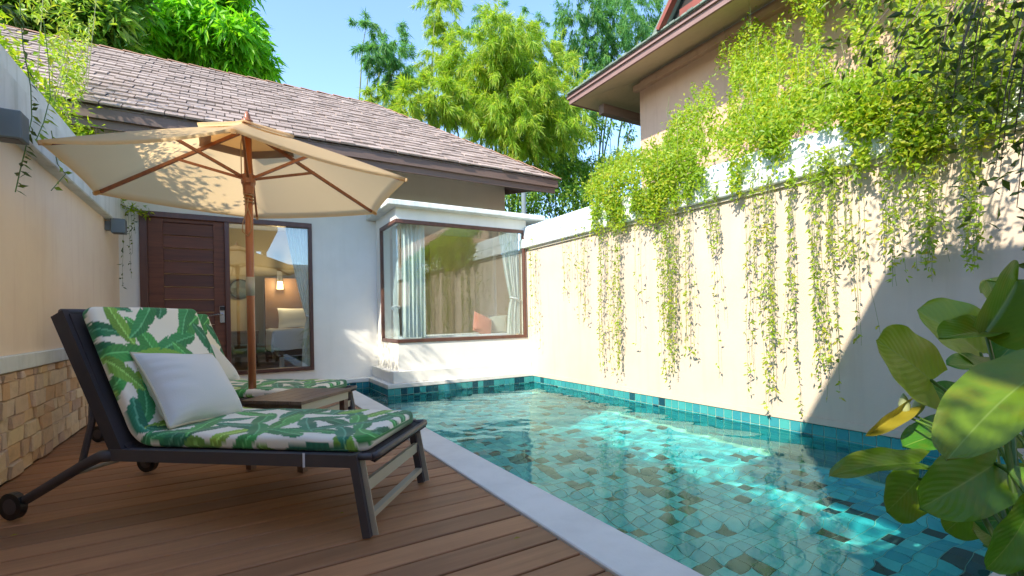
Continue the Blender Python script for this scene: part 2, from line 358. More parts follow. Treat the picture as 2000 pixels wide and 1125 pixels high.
def fast_mesh(name, V, Fq, mat, smooth=False):
    """V (n,3) float array, Fq (m,k) int array"""
    me = bpy.data.meshes.new(name); k = Fq.shape[1]
    me.vertices.add(len(V)); me.vertices.foreach_set('co', V.astype(np.float32).ravel())
    me.loops.add(Fq.size); me.loops.foreach_set('vertex_index', Fq.astype(np.int32).ravel())
    me.polygons.add(len(Fq)); me.polygons.foreach_set('loop_start', np.arange(0, Fq.size, k, dtype=np.int32))
    me.polygons.foreach_set('loop_total', np.full(len(Fq), k, dtype=np.int32))
    me.polygons.foreach_set('use_smooth', np.full(len(Fq), smooth, dtype=bool))
    me.update(calc_edges=True); me.validate()
    if mat: me.materials.append(MATS[mat])
    return me
def norm(a): return a / np.maximum(np.linalg.norm(a, axis=-1, keepdims=True), 1e-9)
def leaf_mesh(name, P, D, Nn, L, W, mat, fold=0.18, droop=0.0):
    """n leaves: base P, direction D, face normal Nn; each a folded blade of four triangles"""
    n = len(P); D = norm(D); Sd = norm(np.cross(D, Nn)); Nn = norm(np.cross(Sd, D))
    L = np.broadcast_to(L, (n,))[:, None]; W = np.broadcast_to(W, (n,))[:, None]
    dz = np.array([0, 0, -1.0]) * L * droop
    mid = P + D * L * 0.5 + dz * 0.3; tip = P + D * L + dz
    lft = P + D * L * 0.42 + Sd * W / 2 + Nn * W * fold + dz * 0.25; rgt = P + D * L * 0.42 - Sd * W / 2 + Nn * W * fold + dz * 0.25
    V = np.stack([P, lft, mid, rgt, tip], 1).reshape(-1, 3)
    b = (np.arange(n) * 5)[:, None]
    Fq = np.concatenate([b + np.array([[0, 2, 1]]), b + np.array([[0, 3, 2]]), b + np.array([[1, 2, 4]]), b + np.array([[2, 3, 4]])], 1).reshape(-1, 3)
    return fast_mesh(name, V, Fq, mat)
def leaves(name, P, D, Nn, L, W, mat, parent=None, fold=0.18, droop=0.0, kind='stuff'):
    og = np.array(origin(parent)) if parent is not None else np.zeros(3)
    o = link(bpy.data.objects.new(name, leaf_mesh(name, P - og, D, Nn, L, W, mat, fold, droop)), parent)
    if kind: o['kind'] = kind
    return o
def rv(n): return norm(rng.normal(size=(n, 3)))

# ------------------------------------------------------------------ the setting: ground, deck, coping, pool
B0 = 400.0
g = MB()
for x0, x1, y0, y1 in ((-B0, -1.02, -B0, B0), (3.75, B0, -B0, B0), (-1.02, 3.75, -B0, -3.6), (-1.02, 3.75, 6.6, B0)):
    g.add([(x0, y0, -0.05), (x1, y0, -0.05), (x1, y1, -0.05), (x0, y1, -0.05)], [(0, 1, 2, 3)])
tag(g.build('ground', 'grass_ground'), kind='structure')

deck = tag(empty('deck', (0, 0, -0.05)), kind='structure')
box('deck_base', -1.0, 0.998, -3.6, 6.40, -0.20, -0.045, 'soil', deck)
pl = mesh_from('plank', MB().box(-1.0, 0.996, -0.0580, 0.0580, -0.022, 0.0, 0.003).v, MB().box(-1.0, 0.996, -0.0580, 0.0580, -0.022, 0.0, 0.003).f, 'deck_wood')
y = 1.889 + 0.126 * 35 + 0.063
while y > -3.5:
    inst('plank', pl, (0, y - 0.0, -0.008 + random.uniform(-0.0012, 0.0012)), deck); y -= 0.126

tag(box('pool_coping', 1.0, 1.21, -0.2, 6.40, -0.30, 0.0, 'coping_white', None, 0.004), kind='structure')
PX0, PX1, PY0, PY1, PZ = 1.21, 3.52, 0.50, 6.25, -0.80
pool = tag(empty('pool_basin', (2.3, 2.9, PZ - 0.1)), kind='structure')
pb = MB()
pb.box(PX0 - 0.01, PX1 + 0.06, PY0 - 0.1, PY1 + 0.1, PZ - 0.08, PZ - 0.006)
pb.box(PX0 - 0.03, PX0 - 0.006, PY0, PY1, PZ, -0.003)          # deck side
pb.box(PX1 + 0.006, PX1 + 0.03, PY0, 5.40, PZ, -0.003)         # long wall side
pb.box(1.536, PX1 + 0.03, 5.406, 5.43, PZ, -0.003)             # under the bay
pb.box(1.536, 1.56, 5.43, PY1 + 0.03, PZ, -0.003)
pb.box(PX0 - 0.03, 1.536, PY1 + 0.006, PY1 + 0.03, PZ, -0.003)
pb.box(PX0 - 0.03, PX1 + 0.03, PY0 - 0.03, PY0 - 0.006, PZ, -0.003)
pb.build('basin_shell', 'grout', pool)
T = 0.078; TH = T / 2 - 0.0020
tb = MB().box(-TH, TH, -TH, TH, -0.004, 0.0, 0.0015)
tmesh = {k: mesh_from('tile', tb.v, tb.f, k) for k in ('tile_aqua', 'tile_dark', 'tile_floor', 'tile_brown')}
def inside(x, y): return PX0 < x < PX1 and PY0 < y < PY1 and not (x > 1.53 and y > 5.40)
cells = []
for i in range(int((PX1 - PX0) / T)):
    for j in range(int((PY1 - PY0) / T)):
        x = PX0 + (i + 0.5) * T + 0.005; y = PY0 + (j + 0.5) * T
        if inside(x, y): cells.append((x, y))
def scr_size(x, y, z):
    d = Vector((x, y, z)) - ORG; D = d.dot(FW)
    if D < 0.2: return 0
    u = CX + F_PX * d.dot(RT) / D; v = HY - F_PX * d.z / D
    vis = -60 < u < 2060 and -60 < v < 1185
    return (1 / D) * abs(d.z) / D * (1 if vis else 0.0)
cells.sort(key=lambda c: -scr_size(c[0], c[1], PZ))
crng = random.Random(5)
clus = [(crng.uniform(PX0, PX1), crng.uniform(PY0, PY1)) for _ in range(90)]
def is_brown(x, y):
    near = min((x - a) ** 2 + (y - b) ** 2 for a, b in clus)
    return crng.random() < (0.48 if near < 0.010 else 0.085)
rest = {'tile_floor': MB(), 'tile_brown': MB()}
for k, (x, y) in enumerate(cells):
    mt = 'tile_brown' if is_brown(x, y) else 'tile_floor'
    if k < 300: inst('floor_tile', tmesh[mt], (x, y, PZ), pool)
    else: rest[mt].box(x - TH, x + TH, y - TH, y + TH, PZ - 0.005, PZ)
rest['tile_floor'].build('floor_tiling', 'tile_floor', pool)['kind'] = 'stuff'
rest['tile_brown'].build('dark_floor_tiling', 'tile_brown', pool)['kind'] = 'stuff'
deep = {'tile_aqua': MB(), 'tile_dark': MB()}
def tile_wall(a, b, nrm, dark_p):
    a = Vector(a); b = Vector(b); L = (b - a).length; n = max(1, round(L / T)); d = (b - a) / n
    q = Vector(nrm).to_track_quat('Z', 'Y').to_matrix()
    ang = math.atan2(nrm[1], nrm[0])
    for i in range(n):
        c = a + d * (i + 0.5)
        for r in range(11):
            z = -0.040 - r * T
            mt = 'tile_dark' if crng.random() < dark_p else 'tile_aqua'
            if r < 2:
                o = inst('waterline_tile', tmesh[mt], (c.x, c.y, z), pool, rot=(R(90), 0, ang + R(90)))
                o.scale = ((d.length - 0.004) / (2 * TH), 1.0, 1.0)
            elif z > PZ:
                e = d.normalized() * (d.length / 2 - 0.003); nn = Vector(nrm) * 0.001
                k = [c - e + nn, c + e + nn]
                deep[mt].add([(k[0].x, k[0].y, z - TH), (k[1].x, k[1].y, z - TH), (k[1].x, k[1].y, z + TH), (k[0].x, k[0].y, z + TH)], [(0, 1, 2, 3)])
tile_wall((PX1, PY0, 0), (PX1, 5.40, 0), (-1, 0, 0), 0.10)
tile_wall((PX1, 5.40, 0), (1.53, 5.40, 0), (0, -1, 0), 0.32)
tile_wall((1.53, 5.40, 0), (1.53, PY1, 0), (-1, 0, 0), 0.25)
tile_wall((1.53, PY1, 0), (PX0, PY1, 0), (0, -1, 0), 0.35)
tile_wall((PX0, PY1, 0), (PX0, PY0, 0), (1, 0, 0), 0.1)
tile_wall((PX0, PY0, 0), (PX1, PY0, 0), (0, 1, 0), 0.1)
for k, v in deep.items(): v.build('wall_tiling' if k == 'tile_aqua' else 'dark_wall_tiling', k, pool)['kind'] = 'stuff'

WZ = -0.088                                                       # rippled surface, modelled as real waves
wrng = np.random.default_rng(21); waves = []
for i in range(34):
    lam = 0.07 * (0.62 / 0.07) ** wrng.random(); an = R(60) + wrng.normal() * 0.75
    waves.append((2 * math.pi / lam * math.cos(an), 2 * math.pi / lam * math.sin(an), wrng.random() * 6.28, 0.0021 * lam / 0.34 * (0.6 + 0.8 * wrng.random())))
gs = 0.0165; xs = np.linspace(PX0, PX1, int((PX1 - PX0) / gs) + 1); ys = np.linspace(PY0, PY1, int((PY1 - PY0) / gs) + 1)
ix = int(np.argmin(np.abs(xs - 1.53))); iy = int(np.argmin(np.abs(ys - 5.40))); xs[ix] = 1.53; ys[iy] = 5.40
GX_, GY_ = np.meshgrid(xs, ys, indexing='ij'); Hh = np.zeros_like(GX_)
for kx, ky, phs, am in waves: Hh += am * np.sin(kx * GX_ + ky * GY_ + phs)
V = np.stack([GX_, GY_, WZ + Hh * WAVE], -1).reshape(-1, 3); idx = np.arange(len(V)).reshape(GX_.shape)
Fq = np.stack([idx[:-1, :-1], idx[1:, :-1], idx[1:, 1:], idx[:-1, 1:]], -1)
keep = np.ones(Fq.shape[:2], bool); keep[ix:, iy:] = False
water = tag(link(bpy.data.objects.new('pool_water', fast_mesh('pool_water', V, Fq[keep], 'water', True))), kind='structure')
water.cycles.is_caustics_caster = True
for o in pool.children: o.cycles.is_caustics_receiver = True
sun_d.cycles.is_caustics_light = True

# near end coping and planting bed
tag(box('bed_kerb', 1.215, 3.50, 0.38, 0.50, -0.30, 0.0, 'coping_white', None, 0.004), kind='structure')
tag(box('planting_bed', 1.215, 3.50, -3.2, 0.379, -0.20, -0.03, 'soil'), kind='structure')

# ------------------------------------------------------------------ left garden wall
lw = thing('garden_wall', 'tall beige garden wall with pale cap and stone base on the left of the deck', 'wall', (-1.1, 2, -0.05))
box('wall_face', -1.16, -1.0, -3.4, 6.42, 0.55, 1.80, 'wall_cream', lw)
box('wall_core', -1.16, -1.03, -3.4, 6.42, -0.05, 0.55, 'mortar', lw)
box('dado_band', -1.14, -0.972, -3.4, 6.418, 0.552, 0.638, 'cap_white', lw, 0.006)
cp = MB().box(-1.20, -0.93, -3.4, 6.419, 1.79, 2.06, 0.008).box(-1.19, -1.0, -3.4, 6.418, 2.062, 2.27, 0.02)
cp.build('wall_cap', 'cap_white', lw)
# stone cladding: courses of uneven blocks, each proud of the wall by its own amount
sr = random.Random(3); smeshes = {}
z = 0.0; row = 0; nst = 0
stone_list = []
while z < 0.545:
    hgt = min(sr.choice([0.068, 0.075, 0.085, 0.092]), 0.547 - z)
    if hgt < 0.03: break
    y = 1.2 + sr.uniform(-0.1, 0)
    while y < 6.41:
        w = sr.choice([0.07, 0.1, 0.13, 0.16, 0.2]) * sr.uniform(0.9, 1.1); w = min(w, 6.415 - y)
        if w < 0.02: break
        stone_list.append((y, w, z, hgt)); y += w
    z += hgt
stone_list.sort(key=lambda s: s[0])
restm = MB()
for k, (y, w, z, hgt) in enumerate(stone_list):
    p = sr.uniform(0.0, 0.022); g_ = 0.0018
    mb = MB().box(-1.03, -0.995 + p, y + g_, y + w - g_, z + g_, z + hgt - g_, 0.004)
    # roughen the face
    vv = []
    for a in mb.v: vv.append((a[0] + (sr.uniform(-0.008, 0.004) if a[0] > -1.0 else 0), a[1], a[2]))
    mb.v = vv
    if 2.2 < y and nst < 300: mb.build('stone', 'stone', lw); nst += 1
    else: restm.add(mb.v, mb.f)
restm.build('stone_cladding', 'stone', lw)['kind'] = 'stuff'

def wall_lamp(y, z, lab):
    t = thing('wall_lamp', lab, 'wall lamp', (-1.0, y, z), 'square grey wall lamps')
    box('mounting_plate', -0.999, -0.955, y - 0.035, y + 0.035, z - 0.04, z + 0.045, 'grey_lamp', t, 0.004)
    box('lamp_box', -0.954, -0.845, y - 0.055, y + 0.055, z - 0.065, z + 0.07, 'grey_lamp', t, 0.005)
    box('diffuser', -0.94, -0.86, y - 0.04, y + 0.04, z - 0.0668, z - 0.0652, 'black_plastic', t)
wall_lamp(5.80, 1.725, 'small grey box lamp on the beige wall beside the dark door')
wall_lamp(3.20, 1.75, 'grey box lamp under the wall cap at the left edge near the parasol')

# ------------------------------------------------------------------ right garden wall
rw = thing('boundary_wall', 'long sunlit beige wall with a white cap along the far side of the pool', 'wall', (3.6, 2, -0.05))
box('wall_face', 3.5201, 3.70, -3.4, 6.40, 0.0, 1.74, 'wall_beige', rw)
box('wall_footing', 3.512, 3.519, 0.3, 5.418, 0.001, 0.045, 'wall_beige', rw)
cp = MB().box(3.455, 3.78, -3.4, 5.62, 1.735, 1.86, 0.008).box(3.475, 3.77, -3.4, 5.61, 1.862, 2.025, 0.02)
cp.build('wall_cap', 'cap_white', rw)
box('under_cap_moulding', 3.495, 3.519, -3.4, 5.418, 1.705, 1.734, 'wall_tan', rw)

# ------------------------------------------------------------------ the house
house = thing('house', 'white villa with a brown shingle roof behind the pool deck', 'house', (1.3, 7.5, -0.05))
HW = 6.42
wl = MB()
DX0, DX1, DZ0, DZ1 = -0.825, 0.895, 0.185, 2.015
wl.box(-1.02, DX0, HW, HW + 0.15, 0, 2.85)
wl.box(DX0 + 0.0001, DX1, HW, HW + 0.15, DZ1, 2.85)
wl.box(DX0 + 0.0001, DX1, HW, HW + 0.15, 0, DZ0)
wl.box(DX1 + 0.0001, 1.72, HW, HW + 0.15, 0, 2.85)
wl.box(1.7201, 3.71, HW, HW + 0.15, 2.12, 2.2)
wl.box(3.56, 3.71, HW + 0.1501, 9.4, 0, 2.85)
wl.box(-1.02, -0.87, HW + 0.1501, 9.4, 0, 2.85)
wl.build('wall', 'wall_white', house)
box('upper_wall', 1.7201, 3.7101, HW + 0.001, HW + 0.15, 2.2001, 2.85, 'wall_tan', house)
BX, BY, BZ0, BZ1 = 1.70, 5.53, 0.515, 1.985
bay = MB()
bay.box(BX, 3.52, BY, BY + 0.12, 0.05, BZ0); bay.box(BX, 3.52, BY, BY + 0.12, BZ1, 2.12)
bay.box(BX, BX + 0.12, BY + 0.1201, HW - 0.001, 0.05, BZ0); bay.box(BX, BX + 0.12, BY + 0.1201, HW - 0.001, BZ1, 2.12)
bay.box(3.50, 3.5199, BY + 0.01, BY + 0.12, BZ0, BZ1); bay.box(BX, BX + 0.12, 6.20, HW - 0.001, BZ0, BZ1)
bay.build('bay_wall', 'wall_white', house)
box('bay_roof_slab', 1.57, 3.76, 5.40, HW - 0.001, 2.121, 2.185, 'cap_white', house, 0.008)
pln = MB().box(1.615, 3.519, 5.455, BY - 0.0005, 0.05, 0.185, 0.004).box(1.615, BX - 0.0005, BY, HW - 0.001, 0.05, 0.184, 0.004)
pln.build('bay_plinth', 'wall_white', house)
ldg = MB().box(1.53, 3.519, 5.395, HW - 0.001, 0.001, 0.049, 0.004).box(0.999, 1.529, PY1 - 0.003, HW - 0.001, 0.001, 0.048, 0.004)
ldg.build('base_ledge', 'coping_white', house)
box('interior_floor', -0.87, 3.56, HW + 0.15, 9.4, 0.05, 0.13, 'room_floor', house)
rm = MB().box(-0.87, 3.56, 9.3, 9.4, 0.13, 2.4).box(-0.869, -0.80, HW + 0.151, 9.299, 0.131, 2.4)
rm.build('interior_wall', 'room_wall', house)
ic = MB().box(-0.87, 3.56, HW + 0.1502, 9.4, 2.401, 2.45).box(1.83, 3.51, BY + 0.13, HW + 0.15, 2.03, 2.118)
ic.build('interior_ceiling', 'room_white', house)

# door
dr = tag(empty('door', ((DX0 + 0) / 2, HW, DZ0))); dr.location = Vector(dr.location) - origin(house); dr.parent = house
df = MB().box(DX0, DX0 + 0.07, HW - 0.03, HW + 0.06, DZ0, DZ1, 0.004).box(-0.045, 0.005, HW - 0.03, HW + 0.06, DZ0, DZ1 - 0.0601, 0.004).box(DX0 + 0.0701, DX1, HW - 0.032, HW + 0.06, DZ1 - 0.06, DZ1, 0.004)
df.build('door_frame', 'frame_wood', dr)
box('stile', -0.7549, -0.62, HW + 0.0, HW + 0.045, DZ0 + 0.01, DZ1 - 0.0602, 'door_wood', dr, 0.003)
box('stile', -0.155, -0.0452, HW + 0.0, HW + 0.045, DZ0 + 0.01, DZ1 - 0.0602, 'door_wood', dr, 0.003)
nb = 12; bz0 = DZ0 + 0.02; bh = (DZ1 - 0.10 - bz0) / nb
box('rail', -0.6199, -0.1551, HW + 0.001, HW + 0.045, DZ1 - 0.10, DZ1 - 0.0605, 'door_wood', dr)
for i in range(nb):
    z0 = bz0 + i * bh
    v = [(-0.619, HW + 0.004, z0 + 0.004), (-0.156, HW + 0.004, z0 + 0.004), (-0.156, HW + 0.045, z0 + 0.004), (-0.619, HW + 0.045, z0 + 0.004),
         (-0.619, HW + 0.024, z0 + bh - 0.001), (-0.156, HW + 0.024, z0 + bh - 0.001), (-0.156, HW + 0.045, z0 + bh - 0.001), (-0.619, HW + 0.045, z0 + bh - 0.001)]
    obj('board', v, [(0, 3, 2, 1), (4, 5, 6, 7), (0, 1, 5, 4), (1, 2, 6, 5), (2, 3, 7, 6), (3, 0, 4, 7)], 'door_wood', dr)
hx = -0.078; hz = 0.90
hd = MB().box(hx - 0.028, hx + 0.028, HW - 0.022, HW - 0.0005, hz - 0.11, hz + 0.09, 0.006)
hd.tube([(hx, HW - 0.02, hz - 0.005), (hx, HW - 0.06, hz - 0.005), (hx - 0.02, HW - 0.062, hz - 0.006), (hx - 0.13, HW - 0.060, hz - 0.022)], 0.010, 8)
hd.build('door_handle', 'steel', dr)
box('card_reader', hx - 0.022, hx + 0.022, HW - 0.0245, HW - 0.0222, hz + 0.035, hz + 0.08, 'black_plastic', dr)

# fixed window beside the door
wd = empty('window', (0.45, HW, DZ0)); wd.location = Vector(wd.location) - origin(house); wd.parent = house
wf = MB().box(DX1 - 0.04, DX1, HW - 0.031, HW + 0.06, DZ0, DZ1 - 0.0601, 0.003).box(0.0051, DX1 - 0.0401, HW - 0.03, HW + 0.06, DZ0, DZ0 + 0.045, 0.003)
wf.build('window_frame', 'frame_wood', wd)
box('pane', 0.006, DX1 - 0.041, HW + 0.012, HW + 0.0125, DZ0 + 0.046, DZ1 - 0.061, 'glass', wd)

# bay window
bw = empty('bay_window', (2.6, BY, BZ0)); bw.location = Vector(bw.location) - origin(house); bw.parent = house
bf = MB()
bf.box(BX - 0.012, 3.50, BY - 0.014, BY + 0.03, BZ0, BZ0 + 0.042, 0.003).box(BX - 0.012, 3.50, BY - 0.014, BY + 0.03, BZ1 - 0.045, BZ1, 0.003)
bf.box(3.46, 3.499, BY - 0.013, BY + 0.03, BZ0 + 0.0421, BZ1 - 0.0451, 0.003)
bf.box(BX - 0.013, BX + 0.03, BY + 0.0301, 6.20, BZ0, BZ0 + 0.042, 0.003).box(BX - 0.013, BX + 0.03, BY + 0.0301, 6.20, BZ1 - 0.045, BZ1, 0.003)
bf.box(BX - 0.013, BX + 0.03, 6.16, 6.1999, BZ0 + 0.0421, BZ1 - 0.0451, 0.003)
bf.build('window_frame', 'frame_wood', bw)
box('pane', BX + 0.006, 3.459, BY + 0.006, BY + 0.0065, BZ0 + 0.043, BZ1 - 0.046, 'glass', bw)
box('pane', BX + 0.0055, BX + 0.006, BY + 0.007, 6.159, BZ0 + 0.043, BZ1 - 0.046, 'glass', bw)

# roof
roof = empty('roof', (1.0, 7.46, 2.7)); roof.location = Vector(roof.location) - origin(house); roof.parent = house
EY, EZ, RY, RZ, EX = 5.45, 2.735, 7.46, 4.15, 4.05; XL = -4.2
k = RY - EY; NYE = RY + k
obj('roof_deck', [(XL, EY, EZ - .02), (EX, EY, EZ - .02), (EX - k, RY, RZ - .02), (XL, RY, RZ - .02), (3.62, NYE, EZ - .02), (XL, NYE, EZ - .02), (3.62, 7.0, EZ + .14)],
    [(0, 1, 2, 3), (1, 6, 2), (6, 4, 2), (4, 5, 3, 2)], 'shingle', roof)
fs = MB()
fs.box(XL, EX - 0.02, EY + 0.01, EY + 0.04, EZ - 0.115, EZ - 0.022).box(XL, EX - 0.05, EY + 0.045, EY + 0.07, EZ - 0.19, EZ - 0.1)
fs.beam((EX - 0.03, EY + 0.045, EZ - 0.068), (3.72, 6.60, EZ + 0.05), 0.03, 0.09)
fs.build('fascia', 'fascia_wood', roof)
s0, s1, sy0, xe_ = EZ - 0.175, EZ + 0.095, EY + 0.071, EX - 0.076
obj('soffit', [(XL, sy0, s0), (xe_, sy0, s0), (3.712, HW - .001, s1), (XL, HW - .001, s1), (3.73, 6.58, s1 - .01), (3.712, 6.58, s1),
               (XL, sy0, s0 + .02), (xe_, sy0, s0 + .02), (3.712, HW - .001, s1 + .02), (XL, HW - .001, s1 + .02), (3.73, 6.58, s1 + .01), (3.712, 6.58, s1 + .02)],
    [(3, 2, 1, 0), (2, 5, 4, 1), (6, 7, 8, 9), (7, 10, 11, 8)], 'fascia_wood', roof)
sl = Vector((0, RY - EY, RZ - EZ)); SLEN = sl.length; sd_ = sl.normalized(); pitch = math.atan2(sl.z, sl.y)
EXPO = 0.122; SWD = 0.155
shm = []
for i in range(5):
    w = SWD * (1 - 0.02 * (i % 2)); t = 0.006 + 0.0025 * i; dl = [0.0, 0.008, -0.006, 0.014, 0.003][i]
    b_ = MB()
    # slab: front edge raised, tail tucked under the next course
    v = [(-w / 2 + .002, -dl, 0.004), (w / 2 - .002, -dl, 0.004), (w / 2 - .002, EXPO * 1.25, 0.0), (-w / 2 + .002, EXPO * 1.25, 0.0)]
    v2 = [(a, b, c + t + (0.007 if b < 0.05 else -0.004)) for a, b, c in v]
    b_.add(v + v2, [(0, 3, 2, 1), (4, 5, 6, 7), (0, 1, 5, 4), (1, 2, 6, 5), (2, 3, 7, 6), (3, 0, 4, 7)])
    shm.append(mesh_from('shingle', b_.v, b_.f, 'shingle'))
shl = []
hr = random.Random(11)
rows = int(SLEN / EXPO)
for r in range(rows):
    base = Vector((0, EY - 0.012, EZ)) + sd_ * (r * EXPO); xe = EX - 0.02 - (base.y - EY)
    x = XL + (r % 2) * SWD / 2 + hr.uniform(0, 0.03)
    while x < xe - SWD * 0.35:
        p = Vector((x, base.y, base.z)); d = p - ORG; D = d.dot(FW); u = CX + F_PX * d.dot(RT) / D
        shl.append((D if -40 < u < 1200 else 99, p, hr.randrange(5), hr.uniform(-0.012, 0.012))); x += SWD + hr.uniform(0, 0.004)
shl.sort(key=lambda s: s[0])
rs = MB()
Mr = Matrix.Rotation(pitch, 4, 'X')
for i, (D, p, kk, tw) in enumerate(shl):
    if i < 300: inst('shingle', shm[kk], p, roof, rot=(pitch, 0, tw))
    else:
        me = shm[kk]; mm = Matrix.Translation(p) @ Mr
        rs.add([mm @ v.co for v in me.vertices], [tuple(f.vertices) for f in me.polygons])
rs.build('shingle_courses', 'shingle', roof)['kind'] = 'stuff'
def ridge_line(a, b, parent, mat='ridge_tile', L=0.22, r=0.055, name='ridge_tile'):
    a = Vector(a); b = Vector(b); n = int((b - a).length / L); d = (b - a) / n; side = d.cross(Vector((0, 0, 1))).normalized()
    for i in range(n):
        p = a + d * i; q = p + d * 1.06; mb = MB(); vs = []
        for pt, rr, lift in ((p, r, 0.012), (q, r * 0.9, 0.0)):
            for ang in (-1, -0.5, 0, 0.5, 1):
                vs.append(pt + side * rr * math.sin(ang * 1.45) + Vector((0, 0, 1)) * (rr * math.cos(ang * 1.45) * 0.55 + lift - 0.01))
        mb.add(vs, [(j, j + 1, j + 6, j + 5) for j in range(4)] + [(4, 3, 2, 1, 0), (5, 6, 7, 8, 9)])
        mb.build(name, mat, parent)
ridge_line((XL, RY, RZ), (EX - k, RY, RZ), roof)
ridge_line((EX - k, RY, RZ), (EX + 0.01, EY - 0.01, EZ + 0.01), roof, r=0.045)

# ------------------------------------------------------------------ inside the house, seen through the glass
def soft_box(name, c, s, mat, parent=None, puff=0.5, rot=(0, 0, 0), n=14):
    """a cushion: rounded in outline, thick in the middle, pinched at the corners"""
    V = []; Fc = []
    mt_ = Matrix.Translation(c) @ Matrix.Rotation(rot[2], 4, 'Z') @ Matrix.Rotation(rot[1], 4, 'Y') @ Matrix.Rotation(rot[0], 4, 'X')
    for sgn in (1, -1):
        for i in range(n + 1):
            for j in range(n + 1):
                a = 2 * i / n - 1; b = 2 * j / n - 1
                e = max(0.0, (1 - abs(a) ** 2.6) * (1 - abs(b) ** 2.6)) ** puff
                pin = 1 - 0.055 * (1 - abs(a) ** 2) * (abs(b) ** 4) ; pin2 = 1 - 0.055 * (1 - abs(b) ** 2) * (abs(a) ** 4)
                V.append(mt_ @ Vector((a * s[0] / 2 * pin2, b * s[1] / 2 * pin, sgn * s[2] / 2 * e)))
    m_ = (n + 1) ** 2
    for q in range(2):
        for i in range(n):
            for j in range(n):
                a = q * m_ + i * (n + 1) + j; f = (a, a + n + 1, a + n + 2, a + 1)
                Fc.append(f if q == 0 else f[::-1])
    o = obj(name, V, Fc, mat, parent, True); return o
def curtain(x0, x1, z0, z1, y, lab, pinch=None, folds=9, axis='x', top=None):
    """pleated cloth; pinch=(z, x_left, x_right) gathers it; axis picks the wall it hangs along"""
    nx, nz = folds * 8, 40; V = []; Fc = []
    t = thing('curtain', lab, 'curtain', ((x0 + x1) / 2, y, z0) if axis == 'x' else (y, (x0 + x1) / 2, z0), 'white curtains behind the glass')
    for j in range(nz + 1):
        z = z0 + (z1 - z0) * j / nz; a, b = x0, x1
        if top and z > (pinch[0] if pinch else z0):
            f = (z - pinch[0]) / (z1 - pinch[0]); f = f ** 0.8; a = pinch[1] + (x0 - pinch[1]) * f; b = pinch[2] + (x1 - pinch[2]) * f
        elif pinch:
            f = 1 - math.exp(-(pinch[0] - z) / 0.25); a = pinch[1] + (pinch[3] - pinch[1]) * f; b = pinch[2] + (pinch[4] - pinch[2]) * f
        for i in range(nx + 1):
            u = i / nx; w_ = (b - a) / (x1 - x0)
            off = 0.022 * math.sin(2 * math.pi * folds * u + 0.5 * math.sin(3 * z)) * (0.5 + 0.6 * w_) + 0.008 * math.sin(17 * u + 2 * z)
            p = a + (b - a) * u
            V.append((p, y + off, z) if axis == 'x' else (y + off, p, z))
    for j in range(nz):
        for i in range(nx):
            q = j * (nx + 1) + i; Fc.append((q, q + 1, q + nx + 2, q + nx + 1))
    obj('curtain_cloth', V, Fc, 'curtain', t, True)
    if pinch:
        a, b, zz = pinch[1], pinch[2], pinch[0]
        mb = MB(); pts = []
        for i in range(17):
            an = 2 * math.pi * i / 16; pp = (a + b) / 2 + (b - a) * 0.54 * math.cos(an); qq = y + 0.05 * math.sin(an); z_ = zz - 0.02 * math.cos(an)
            pts.append((pp, qq, z_) if axis == 'x' else (qq, pp, z_))
        mb.tube(pts, 0.011, 6).build('tie_band', 'linen_white', t, True)
    rod = ((x0 - .02, y, z1 + .006), (x1 + .02, y, z1 + .006)) if axis == 'x' else ((y, x0 - .02, z1 + .006), (y, x1 + .02, z1 + .006))
    MB().tube(rod, 0.008, 6).build('curtain_rail', 'steel', t)
# beside the door
curtain(0.60, 0.90, 0.20, 1.97, 6.50, 'pale curtain tied back inside the tall window beside the door', pinch=(0.84, 0.83, 0.93, 0.76, 0.93), folds=7, top=True)
# bay: wide one at the corner, tied one at the right, narrow one at the side pane
curtain(1.80, 2.10, 0.57, 2.01, 5.66, 'white pleated curtain hanging straight at the corner of the bay window', folds=6)
curtain(3.14, 3.47, 0.57, 2.01, 5.66, 'white curtain tied back at the right end of the bay window', pinch=(1.05, 3.33, 3.47, 3.26, 3.46), folds=7, top=True)
curtain(5.90, 6.17, 0.57, 2.01, 1.86, 'white tied curtain behind the narrow side pane of the bay window', pinch=(0.95, 6.07, 6.17, 6.03, 6.17), folds=5, axis='y', top=True)
bn = thing('window_seat', 'pale bench seat inside the bay window', 'bench', (2.7, 6.1, 0.13))
box('seat', 1.84, 3.50, 5.80, 6.50, 0.50, 0.575, 'linen_white', bn, 0.015); box('seat_base', 1.86, 3.49, 5.82, 6.48, 0.131, 0.499, 'room_white', bn)
tag(soft_box('cushion', (3.02, 5.92, 0.70), (0.34, 0.30, 0.13), 'pink_cloth', None, 0.5, (R(72), R(22), R(12))), 'coral pink cushion leaning on the window seat of the bay', 'cushion')
tag(soft_box('cushion', (3.33, 6.02, 0.70), (0.28, 0.28, 0.12), 'grey_cloth', None, 0.5, (R(74), R(0), R(-20))), 'grey green cushion beside the tied curtain in the bay window', 'cushion')

